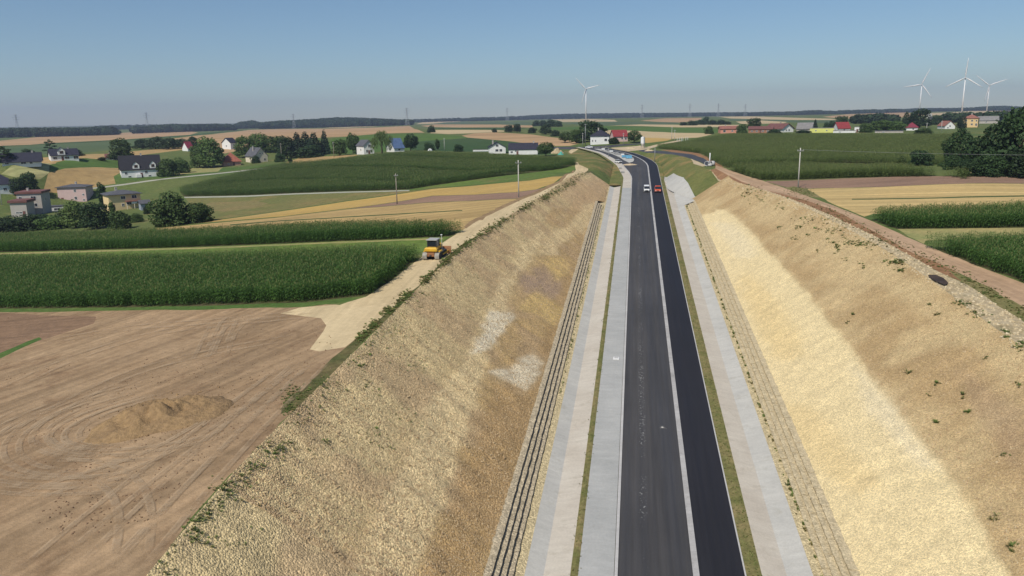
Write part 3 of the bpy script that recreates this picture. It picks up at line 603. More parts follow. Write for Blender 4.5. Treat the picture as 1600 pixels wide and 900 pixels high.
# ------------------------------------------------------------------ the two gravel slopes of the cutting
def soft_in(poly, px, py, sig, n=14):
    r = np.random.default_rng(3); acc = np.zeros(px.shape)
    wob = (fbm(px/16, py/11, 5)-.5)*max(sig*4, 22)
    for _ in range(n): acc += pip(poly, px + wob + r.normal(0, sig), py + wob*.6 + r.normal(0, sig*.7))
    return acc/n
def relief(X, Y): return (fbm(X/2.2, Y/1.6, 9)-.5)*.75 + (fbm(X/.6, Y/.6, 21, 2)-.5)*.24 + (fbm((X+Y*.3)/9, Y/6, 4)-.5)*.7 + (fbm(X/14, Y/1.3, 14, 3)-.5)*.42
def slope(side, Yend, label, base, patches):
    Ys = np.concatenate([np.arange(YST, Yend-.3, 0.6), [Yend]]); n = 46; U = np.linspace(0, 1, n)
    tx = toe_l(Ys) if side < 0 else toe_r(Ys); tz = zr(Ys)+(toe_zl(Ys) if side < 0 else toe_zr(Ys))
    cx = np.interp(Ys, CY, crL) if side < 0 else np.interp(Ys, CYR, crR); cz = ground(cx, Ys)
    X = tx[:, None]+(cx-tx)[:, None]*U; Y = np.repeat(Ys[:, None], n, 1); Zs = tz[:, None]+(cz-tz)[:, None]*U
    h = relief(X, Y)*(.85 if side < 0 else .5)
    env = np.minimum(1, np.minimum(U/.08, (1-U)/.06))[None, :]*np.minimum(1, np.minimum((Ys-YST)/2, (Yend-Ys)/2))[:, None]
    Zs = Zs + h*env
    P = np.stack([X, Y, Zs], -1).reshape(-1, 3); m = len(Ys)
    I = np.arange(m*n).reshape(m, n); F = np.stack([I[:-1, :-1], I[:-1, 1:], I[1:, 1:], I[1:, :-1]], -1).reshape(-1, 4)
    if side < 0: F = F[:, ::-1]
    o = mesh_obj('gravel_slope', P, F, MT['gravel' if side < 0 else 'gravel_fine'], smooth=True); tag(o, label, kind='structure')
    px, py, _ = to_px(P); u = np.tile(U, m)
    col = base(P, px, py, u)
    for poly, c, sig, st in patches:
        w = soft_in(poly, px, py, sig)[:, None]*st; col = col*(1-w)+np.array(c)*w
    a = o.data.color_attributes.new('tint', 'FLOAT_COLOR', 'POINT')
    a.data.foreach_set('color', np.c_[np.clip(col, 0, 1), np.ones(len(col))].ravel())
def base_left(P, px, py, u):
    n1 = fbm(P[:, 0]/6, P[:, 1]/6, 31)[:, None]; n2 = fbm(P[:, 0]/2+P[:, 1]*.1, P[:, 1]/14, 37)[:, None]; u = u[:, None]
    lowc = np.array([.53, .37, .175]); upc = np.array([.65, .505, .27]); brown = np.array([.49, .345, .20])
    c = lowc*(1-sstep(.35, .6, u)) + upc*sstep(.35, .6, u)
    w = sstep(.45, .62, n1)*.65; c = c*(1-w)+brown*w
    return c*(.9+.2*n2)
PALE, YEL, WHT, MAU, BRN = (.80, .63, .35), (.70, .50, .20), (.84, .74, .54), (.42, .30, .22), (.47, .31, .145)
slope(-1, YEND_L, 'left cutting slope of crushed stone with pale and brown patches', base_left, [
    ([(545, 905), (200, 1500), (400, 1500), (650, 905), (725, 690), (765, 560), (805, 440), (855, 365), (838, 362), (775, 460), (722, 560), (655, 660)], PALE, 5, .85),
    ([(760, 640), (800, 560), (840, 560), (870, 480), (885, 420), (905, 420), (870, 540), (830, 680), (790, 800), (740, 905), (560, 1500), (410, 1500), (660, 905), (720, 760)], BRN, 5, .8),
    ([(735, 552), (750, 522), (768, 487), (800, 486), (788, 520), (762, 552)], WHT, 3, .9),
    ([(765, 582), (800, 574), (832, 553), (852, 568), (826, 612), (800, 598)], WHT, 4, .85),
    ([(812, 440), (850, 412), (884, 446), (868, 470), (822, 458)], MAU, 4, .8),
    ([(800, 480), (840, 455), (880, 480), (870, 515), (840, 490)], YEL, 4, .8),
    ([(840, 395), (865, 360), (900, 345), (895, 372), (860, 400)], PALE, 4, .8),
    ([(850, 408), (880, 400), (890, 425), (868, 440)], YEL, 4, .8),
    ([(872, 300), (905, 276), (950, 275), (955, 296), (925, 330), (900, 330)], (.60, .42, .24), 5, .75),
    ([(845, 345), (870, 320), (885, 330), (865, 352)], BRN, 4, .7),
    ([(905, 325), (935, 318), (930, 345), (905, 362), (890, 352)], PALE, 4, .8)])
def base_right(P, px, py, u):
    n1 = fbm(P[:, 0]/6, P[:, 1]/6, 41)[:, None]; n2 = fbm(P[:, 0]/3, P[:, 1]/3+P[:, 0]*.2, 47)[:, None]
    a = np.array([.47, .33, .165]); b = np.array([.58, .435, .23]); w = sstep(.35, .65, n1)
    return (a*(1-w)+b*w)*(.9+.2*n2)
slope(1, YEND_R, 'right cutting slope with a broad band of fresh pale stone', base_right, [
    ([(1088, 336), (1130, 326), (1150, 338), (1200, 392), (1260, 455), (1330, 545), (1385, 620), (1440, 690), (1510, 780), (1580, 905), (1900, 1500), (1600, 1500), (1320, 905), (1250, 760), (1180, 600), (1140, 480), (1100, 370)], (.82, .665, .375), 2.6, 1.0),
    ([(1150, 420), (1190, 440), (1250, 520), (1260, 560), (1210, 560), (1165, 480)], (.77, .575, .27), 8, .6),
    ([(1330, 560), (1400, 640), (1470, 740), (1440, 730), (1360, 640)], (.80, .69, .47), 8, .7),
    ([(1200, 620), (1280, 640), (1380, 760), (1330, 770), (1240, 700)], (.77, .58, .28), 8, .55),
    ([(1110, 345), (1150, 350), (1190, 400), (1150, 400)], (.80, .69, .46), 6, .6),
    ([(1150, 290), (1200, 312), (1330, 372), (1480, 470), (1600, 565), (1600, 600), (1400, 460), (1250, 380), (1150, 320)], (.62, .475, .255), 7, .6),
    ([(1480, 560), (1600, 640), (1600, 760), (1560, 700)], (.40, .275, .165), 9, .6)])

# ------------------------------------------------------------------ the paved corridor
def strip(name, mat, label, Ys, prof, smooth=False):
    """prof: list of (x(Y), z above the road)"""
    Ys = np.asarray(Ys, float); n = len(prof); P = []
    for x, z in prof:
        P.append(np.c_[x(Ys) if callable(x) else np.full(len(Ys), x) + road_c(Ys), Ys, zr(Ys)+(z(Ys) if callable(z) else z)])
    P = np.stack(P, 1); m = len(Ys); I = np.arange(m*n).reshape(m, n)
    F = np.stack([I[:-1, :-1], I[:-1, 1:], I[1:, 1:], I[1:, :-1]], -1).reshape(-1, 4)
    o = mesh_obj(name, P.reshape(-1, 3), F, MT[mat], smooth=smooth); return tag(o, label, kind='structure')
Y0 = 14.0
YA = np.concatenate([np.arange(Y0, 320, 6.0), np.arange(320, 456, 4.0)]); YB = np.arange(Y0, 286.1, 4.0); YL = np.arange(Y0, 268.1, 4.0)
strip('carriageway', 'asphalt_grey', 'grey worn asphalt carriageway', YA, [(lambda y: kerb_l(y)+.0, 0), (lambda y: (kerb_l(y)+5.16+road_c(y))/2, .03), (5.16, 0)])
strip('gutter_strip', 'gutter', 'light concrete strip between the grey and the black asphalt', YA, [(5.16, -.3), (5.16, .05), (5.66, .06), (5.67, -.3)])
strip('carriageway', 'asphalt_black', 'fresh black asphalt lane', YA, [(5.67, .012), (7.4, .02), (9.2, .0)])
strip('kerb', 'kerb', 'thin pale kerb along the black lane', YA, [(9.2, -.3), (9.2, .06), (9.32, .06), (9.32, -.3)])
strip('kerb', 'kerb', 'pale concrete kerb along the grey carriageway', YA, [(lambda y: kerb_l(y)-.27, -.3), (lambda y: kerb_l(y)-.27, .13), (lambda y: kerb_l(y)-.015, .13), (lambda y: kerb_l(y), .11), (lambda y: kerb_l(y), -.3)])
strip('pavement_base', 'geotextile', 'smooth grey pavement bed left of the kerb', np.arange(Y0, 262.1, 4.0), [(-3.93, .04), (-2.4, .07), (-1.09, .05)])
strip('pavement_base', 'concrete_pale', 'pale sandy pavement bed at the road bend', np.concatenate([np.arange(262, 320, 4.0), np.arange(320, 456, 4.0)]), [(lambda y: walk_l(y), .04), (lambda y: kerb_l(y)-.28, .05)])
strip('grass_verge', 'verge', 'narrow grass strip left of the pavement bed', np.arange(Y0, 284, 3.0), [(-4.56, .02), (-4.2, .1), (-3.93, .035)])
strip('drainage_ditch', 'concrete_pale', 'sunlit pale side of the left concrete ditch', YL, [(-6.76, -.42), (-4.56, .02)])  # sunlit tone of this side is also put into the concrete colour
strip('drainage_ditch', 'concrete_grey', 'shaded grey side of the left concrete ditch', YL, [(-8.2, .06), (-6.76, -.42)])  # greyer concrete colour paints in the shade of this side
strip('gravel_strip', 'gravel_strip', 'pale gravel strip before the left gabions', YL, [(-11.2, .3), (-9.05, .16), (-8.2, .06)])
strip('grass_verge', 'verge', 'grass strip right of the black lane', np.arange(Y0, 290.1, 4.0), [(9.32, .02), (9.9, .05), (10.55, .0)])
strip('drainage_ditch', 'concrete_pale', 'pale sandy side of the right concrete ditch', np.arange(Y0, 286, 4.0), [(10.55, 0), (12.6, -.42)])
strip('drainage_ditch', 'concrete_grey', 'whitish side of the right concrete ditch', np.arange(Y0, 262.1, 4.0), [(12.6, -.42), (lambda y: np.minimum(14.5, np.maximum(toe_r(y)+.05, 12.62)), .05)])
strip('gravel_strip', 'gravel_strip', 'pale gravel strip before the right gabions', np.arange(Y0, 236.1, 4.0), [(14.5, .05), (15.25, .14), (17.5, .3)])
strip('grass_verge', 'slope_grass', 'grass beside the pavement bed at the bend', np.concatenate([np.arange(268, 320, 4.0), np.arange(320, 453, 4.0)]), [(lambda y: toe_l(y)-.1, .03), (lambda y: walk_l(y), .035)])
strip('grass_verge', 'slope_grass', 'grass beside the black lane at the bend', np.concatenate([np.arange(286, 320, 4.0), np.arange(320, 453, 4.0)]), [(9.32, .02), (lambda y: toe_r(y)+.1, .06)])
strip('concrete_apron', 'concrete_grey', 'concrete floor joining the right ditch to its apron', np.arange(228, 264.1, 2.0), [(lambda y: np.minimum(14.5, np.maximum(toe_r(y)+.05, 12.62))-.02, .052), (lambda y: toe_r(y)+.12, lambda y: toe_zr(y)+.02)])
# stepped gabion walls, basket by basket
def gabion_proto(k, mat, L=2.96, W=.82, Hh=.36):
    r = np.random.default_rng(100+k); v, f = [], []
    nx = 7
    ring = [(.10, 0), (.05, Hh*.5), (0.0, Hh*.95), (W*.5, Hh), (W-.03, Hh*.96), (W, Hh*.5), (W, 0)]
    for i in range(nx):
        for (a, b) in ring: v.append((a + r.normal(0, .018), -L/2+L*i/(nx-1) + (r.normal(0, .012) if 0 < i < nx-1 else 0), b + r.normal(0, .022)*(b > 0)))
    q = len(ring)
    for i in range(nx-1):
        for j in range(q-1): f.append((i*q+j, (i+1)*q+j, (i+1)*q+j+1, i*q+j+1))
    f += [tuple(range(q)), tuple(range(nx*q-1, (nx-1)*q-1, -1))]
    return mesh_obj('gabion', v, f, mat, do_link=False).data
def gabion_wall(side, label, mat):
    y0 = (GAB0+GAB1)/2; root = empty('gabion_wall', (side*9.0 if side < 0 else 15.2, GAB0, float(zr(GAB0))), 0, label, 'retaining wall')
    ms = [gabion_proto(k+(10 if side > 0 else 0), mat) for k in range(4)]
    n = int((GAB1-GAB0)/3.0); inv = Matrix.Translation(root.location).inverted()
    for row in range(4):
        x = -9.02-.475*row if side < 0 else 15.22+.53*row; end = n - (1 if (row in (0,) and side < 0) else 0)
        for k in range(end):
            y = GAB0+1.5+3.0*k+(1.5 if row % 2 else 0)
            o = bpy.data.objects.new('gabion', ms[random.randrange(4)]); link(o); o.parent = root
            sx = -1 if side < 0 else 1
            # mirrored through a half turn, so that no basket has a negative scale
            R = Matrix.Rotation(math.pi if side < 0 else 0, 4, 'Z'); T_ = Matrix.Translation((x+random.gauss(0, .008), y, float(zr(y))+.02+.352*row+random.gauss(0, .008)))
            o.matrix_world = inv @ T_ @ Matrix.Rotation(math.atan(GRADE), 4, 'X') @ R if False else T_ @ Matrix.Rotation(math.atan(GRADE), 4, 'X') @ R
            o.matrix_parent_inverse = inv
    return root
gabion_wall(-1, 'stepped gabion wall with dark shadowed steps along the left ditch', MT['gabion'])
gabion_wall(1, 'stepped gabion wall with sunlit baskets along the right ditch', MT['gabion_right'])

# ------------------------------------------------------------------ maize
def ribbon(mb, pts, widths, side):
    v = []
    for p, w in zip(pts, widths): v += [p - side*w, p + side*w]
    f = [(2*i, 2*i+1, 2*i+3, 2*i+2) for i in range(len(pts)-1)]
    mb.add(v, f)
def corn_proto(k, leafm, tas=True, L=1.0, n=4, h0=2.3):
    r = random.Random(40+k); A, B = MB(), MB()
    for i in range(n):
        x = -L/2+L*(i+.5)/n+r.uniform(-.04, .04); y = r.uniform(-.05, .05); h = h0*r.uniform(.88, 1.08); lean = Vector((r.uniform(-.06, .06), r.uniform(-.06, .06), 1))
        base = Vector((x, y, 0)); A.tube(base, base+lean*h*.92, .016, .008, 3, False)
        for j in range(9):
            t = .12+.8*j/8; a = (j % 2)*math.pi + r.uniform(-.7, .7) + (.6 if i % 2 else -.4); d = Vector((math.cos(a), math.sin(a), 0)); s = Vector((-d.y, d.x, 0)); l = r.uniform(.5, .8)*(1.1-.45*abs(t-.5)*2)
            p0 = base+lean*h*t
            ribbon(A, [p0, p0+d*l*.35+Vector((0, 0, .22*l)), p0+d*l*.72+Vector((0, 0, .2*l)), p0+d*l+Vector((0, 0, -.14*l))], [.025, .05, .042, .006], s)
        if tas:
            top = base+lean*h*.92
            for q in range(3):
                a = r.uniform(0, 6.28); ribbon(B, [top, top+Vector((math.cos(a)*.08, math.sin(a)*.08, .26))], [.016, .012], Vector((-math.sin(a), math.cos(a), 0)))
    nA = len(A.f); A.add(B.v, B.f) if tas else None
    o = mesh_obj('maize_plants', A.v, A.f, [leafm, MT['tassel']], do_link=False)
    if tas:
        for i in range(nA, len(o.data.polygons)): o.data.polygons[i].material_index = 1
    return o
CP = [corn_proto(k, MT['corn']) for k in range(4)]; CM = [corn_proto(20+k, MT['corn_mid']) for k in range(3)]; CO = [corn_proto(10+k, MT['corn_olive'], True, 1.0, 4, 2.3) for k in range(3)]
def corn_field(label, ridx, ang, row, step, scale, gaps=(), protos=CP, yellow=None):
    W = RW[ridx]; c = W.mean(0); d = np.array([math.sin(ang), math.cos(ang)]); e = np.array([math.cos(ang), -math.sin(ang)])
    a, b = (W-c) @ d, (W-c) @ e
    gy, gx = np.meshgrid(np.arange(a.min(), a.max(), step), np.arange(b.min(), b.max(), row))
    gy = gy+rng.uniform(-.3, .3, gy.shape)*step; gx = gx+rng.normal(0, .04, gx.shape)*scale
    X = (c[0]+gy*d[0]+gx*e[0]).ravel(); Y = (c[1]+gy*d[1]+gx*e[1]).ravel()
    k = pip(W, X, Y)
    k &= ~((np.abs(X) > np.abs(Y)*1.05+60))                   # beyond any nearby view
    X, Y = X[k], Y[k]
    if len(gaps):
        keep = np.ones(len(X), bool)
        for g, wd in gaps: keep &= seg_dist(X, Y, [tuple(p) for p in cast(np.array(g), 1.5)[:, :2]]) > wd
        X, Y = X[keep], Y[keep]
    Z = ground(X, Y); n = len(X); hv = .86+.3*fbm(X/18, Y/18, 71)
    s = np.c_[np.full(n, scale*1.1)*rng.uniform(.9, 1.15, n), np.full(n, min(scale, 1.25))*rng.uniform(.9, 1.15, n), hv*rng.uniform(.93, 1.07, n)]
    rot = np.pi/2-ang+rng.integers(0, 2, n)*np.pi+rng.normal(0, .06, n)
    return scatter('maize_crop', np.c_[X, Y, Z], s, rot, protos, label)
RID = {r[2]: i for i, r in enumerate(REG)}
NX = {}
corn_field('tall dark green maize standing in the lower left block', RID['ground under the lower maize block'], math.radians(78), .75, .95, 1.0)
corn_field('tall dark green maize standing in the upper left block', RID['ground under the upper maize block'], math.radians(78), .75, .95, 1.0)
corn_field('maize standing in the upper right block', RID['ground under the upper right maize block'], math.radians(92), .75, .95, 1.0)
corn_field('maize standing in the lower right block beside the dirt track', RID['ground under the lower right maize block'], math.radians(92), .75, .95, 1.0)
corn_field('maize standing in the near right field before the ploughed strip', RID['ground under the near right maize field'], math.radians(92), 1.0, 1.15, 1.25, protos=CO)
corn_field('wide maize field reaching to the right hand village', RID['ground under the far right maize field'], math.radians(92), 1.5, 1.45, 1.6,
           gaps=[([(1100, 233), (1200, 228), (1350, 226), (1500, 224)], 2.8), ([(1120, 247), (1250, 243), (1400, 246)], 2.2)], protos=CO)
corn_field('broad maize field between the left hamlet and the haul track', RID['ground under the broad left maize field'], math.radians(72), 1.3, 1.35, 1.5,
           gaps=[([(540, 246), (640, 244), (760, 250), (880, 253)], 2.6), ([(440, 266), (520, 260), (640, 262), (740, 268), (840, 262)], 3.0), ([(330, 288), (420, 281), (520, 280), (640, 283)], 2.0)], protos=CM)

# ------------------------------------------------------------------ trees
def crown_faces(r, lobes, n, leaf, flat=1.0, droop=0.0):
    v, f = [], []
    vol = [l[3]*l[4]*l[5] for l in lobes]; tot = sum(vol)
    for (cx, cy, cz, a, b, c), w in zip(lobes, vol):
        m = int(n*(w/tot)**.8 / sum((x/tot)**.8 for x in vol))
        for _ in range(m):
            while True:
                p = Vector((r.uniform(-1, 1), r.uniform(-1, 1), r.uniform(-1, 1)))
                if .45 < p.length < 1: break
            p = p*(1/p.length)*(p.length**.45)
            bump_ = 1+.16*math.sin(7*p.x+3*cx*20)*math.sin(6*p.y+2)*math.cos(5*p.z+cz*9)
            q = Vector((cx+p.x*a*bump_, cy+p.y*b*bump_, cz+p.z*c*bump_))
            nrm = (p+Vector((r.gauss(0, .55), r.gauss(0, .55), r.gauss(0, .55)+.25))).normalized(); t = nrm.orthogonal().normalized()
            t = Matrix.Rotation(r.uniform(0, 6.28), 3, nrm) @ t; u = nrm.cross(t); s = leaf*r.uniform(.6, 1.35)
            k = len(v)
            if droop: t = Vector((r.gauss(0, .15), r.gauss(0, .15), -1)).normalized(); u = nrm.cross(t).normalized(); v += [q-u*s*.35, q+u*s*.35, q+t*s*3.2+u*s*.12, q+t*s*3.2-u*s*.12]
            else: v += [q-t*s-u*s*.55, q+t*s*.25-u*s*.75, q+t*s*1.1+u*s*.2, q-t*s*.3+u*s*.85]
            f.append((k, k+1, k+2, k+3))
    return v, f
def tree_kind(kind, seed):
    r = random.Random(seed); L = []; limbs = MB()
    if kind == 'broad':
        z0 = .16; limbs.tube((0, 0, -.03), (r.uniform(-.02, .02), 0, .42), .032, .016, 7)
        L.append((0, 0, .54, .33, .33, .40))
        for i in range(5): L.append((math.cos(i*1.26)*.24, math.sin(i*1.26)*.24, .22, .14, .14, .12))
        for i in range(11):
            a = i*2.4+r.uniform(-.3, .3); rr = r.uniform(.16, .33); z = (r.uniform(.17, .36) if i < 4 else r.uniform(.36, .84)); q = (math.cos(a)*rr*(1.15-z*.5), math.sin(a)*rr*(1.15-z*.5), z); s = r.uniform(.13, .21); L.append((*q, s, s, s*.85))
            if i < 6: limbs.tube((0, 0, .26+.02*i), (q[0]*.8, q[1]*.8, q[2]), .013, .004, 5)
        v, f = crown_faces(r, L, 3000, .027)
    elif kind == 'round':
        limbs.tube((0, 0, -.03), (0, 0, .4), .028, .014, 7); L.append((0, 0, .54, .36, .36, .40))
        for i in range(10):
            a = i*2.4; z = r.uniform(.2, .88); rr = .3*math.sin(math.pi*min(max(z, .1), .95)); s = r.uniform(.11, .17); L.append((math.cos(a)*rr, math.sin(a)*rr, z, s, s, s))
            if i < 4: limbs.tube((0, 0, .22), (math.cos(a)*rr*.8, math.sin(a)*rr*.8, z), .012, .004, 5)
        v, f = crown_faces(r, L, 2400, .027)
    elif kind == 'bush':
        for i in range(5): limbs.tube((0, 0, -.03), (math.cos(i*1.3)*.12, math.sin(i*1.3)*.12, .4), .012, .005, 5)
        L.append((0, 0, .46, .36, .36, .42))
        for i in range(7): L.append((math.cos(i*.9)*.30, math.sin(i*.9)*.30, .15, .17, .17, .17))
        for i in range(10):
            a = i*2.4; rr = r.uniform(.05, .36); z = r.uniform(.14, .62) if i > 2 else r.uniform(.6, .78); s = r.uniform(.17, .26); L.append((math.cos(a)*rr, math.sin(a)*rr, z*(1.1-rr), s, s, s*.95))
        v, f = crown_faces(r, L, 3000, .032)
    elif kind == 'conifer':
        limbs.tube((0, 0, -.03), (0, 0, .97), .022, .004, 6)
        for i in range(11):
            z = .10+.085*i; w = .26*(1-.84*i/10.5); L.append((r.uniform(-.015, .015), r.uniform(-.015, .015), z, w, w, .07))
            for q in range(3):
                a = q*2.1+i; L.append((math.cos(a)*w*.75, math.sin(a)*w*.75, z-.02, w*.4, w*.4, .045))
        v, f = crown_faces(r, L, 2400, .021)
    elif kind == 'poplar':
        limbs.tube((0, 0, -.03), (0, 0, .8), .022, .006, 6)
        for i in range(9): L.append((r.uniform(-.03, .03), r.uniform(-.03, .03), .16+.095*i, .13*math.sin(math.pi*(.18+.082*i)), .13*math.sin(math.pi*(.18+.082*i)), .1))
        v, f = crown_faces(r, L, 1700, .021)
    elif kind == 'spindly':
        limbs.tube((0, 0, -.03), (0, 0, .95), .018, .004, 6)
        for i in range(12):
            a = i*2.3; z = .25+.058*i; w = .2*(1-.6*i/12); q = (math.cos(a)*w, math.sin(a)*w, z); L.append((*q, .085, .085, .05)); limbs.tube((0, 0, z-.06), q, .007, .003, 4)
        L.append((0, 0, .95, .05, .05, .06)); v, f = crown_faces(r, L, 1000, .02)
    else:                                                     # willow
        limbs.tube((0, 0, -.03), (0, 0, .5), .04, .02, 7)
        for i in range(12):
            a = i*2.4; rr = r.uniform(.08, .34); L.append((math.cos(a)*rr, math.sin(a)*rr, r.uniform(.55, .86)-rr*.3, .14, .14, .12))
            if i < 5: limbs.tube((0, 0, .34), (math.cos(a)*rr, math.sin(a)*rr, .66), .014, .004, 5)
        for i in range(12):
            a = i*.53; L.append((math.cos(a)*.38, math.sin(a)*.38, r.uniform(.28, .5), .08, .08, .2))
        v, f = crown_faces(r, L, 2200, .021, droop=1)
    mt = {'conifer': 'leaf_conifer', 'willow': 'leaf_willow', 'bush': 'leaf_mid', 'spindly': 'leaf_dark'}.get(kind, 'leaf_mid')
    c = mesh_obj('crown', v, f, MT[mt], do_link=False).data; t = limbs.build('trunk', MT['bark'], do_link=False).data
    return c, t
TK = {k: [tree_kind(k, 300+17*i+hash_) for i in range(n)] for hash_, (k, n) in enumerate([('broad', 4), ('round', 3), ('bush', 3), ('conifer', 2), ('poplar', 2), ('spindly', 2), ('willow', 1)])}
DARK = {}
def dark_copy(me, mt):
    k = (me.name, mt)
    if k not in DARK: DARK[k] = me.copy(); DARK[k].materials.clear(); DARK[k].materials.append(MT[mt])
    return DARK[k]
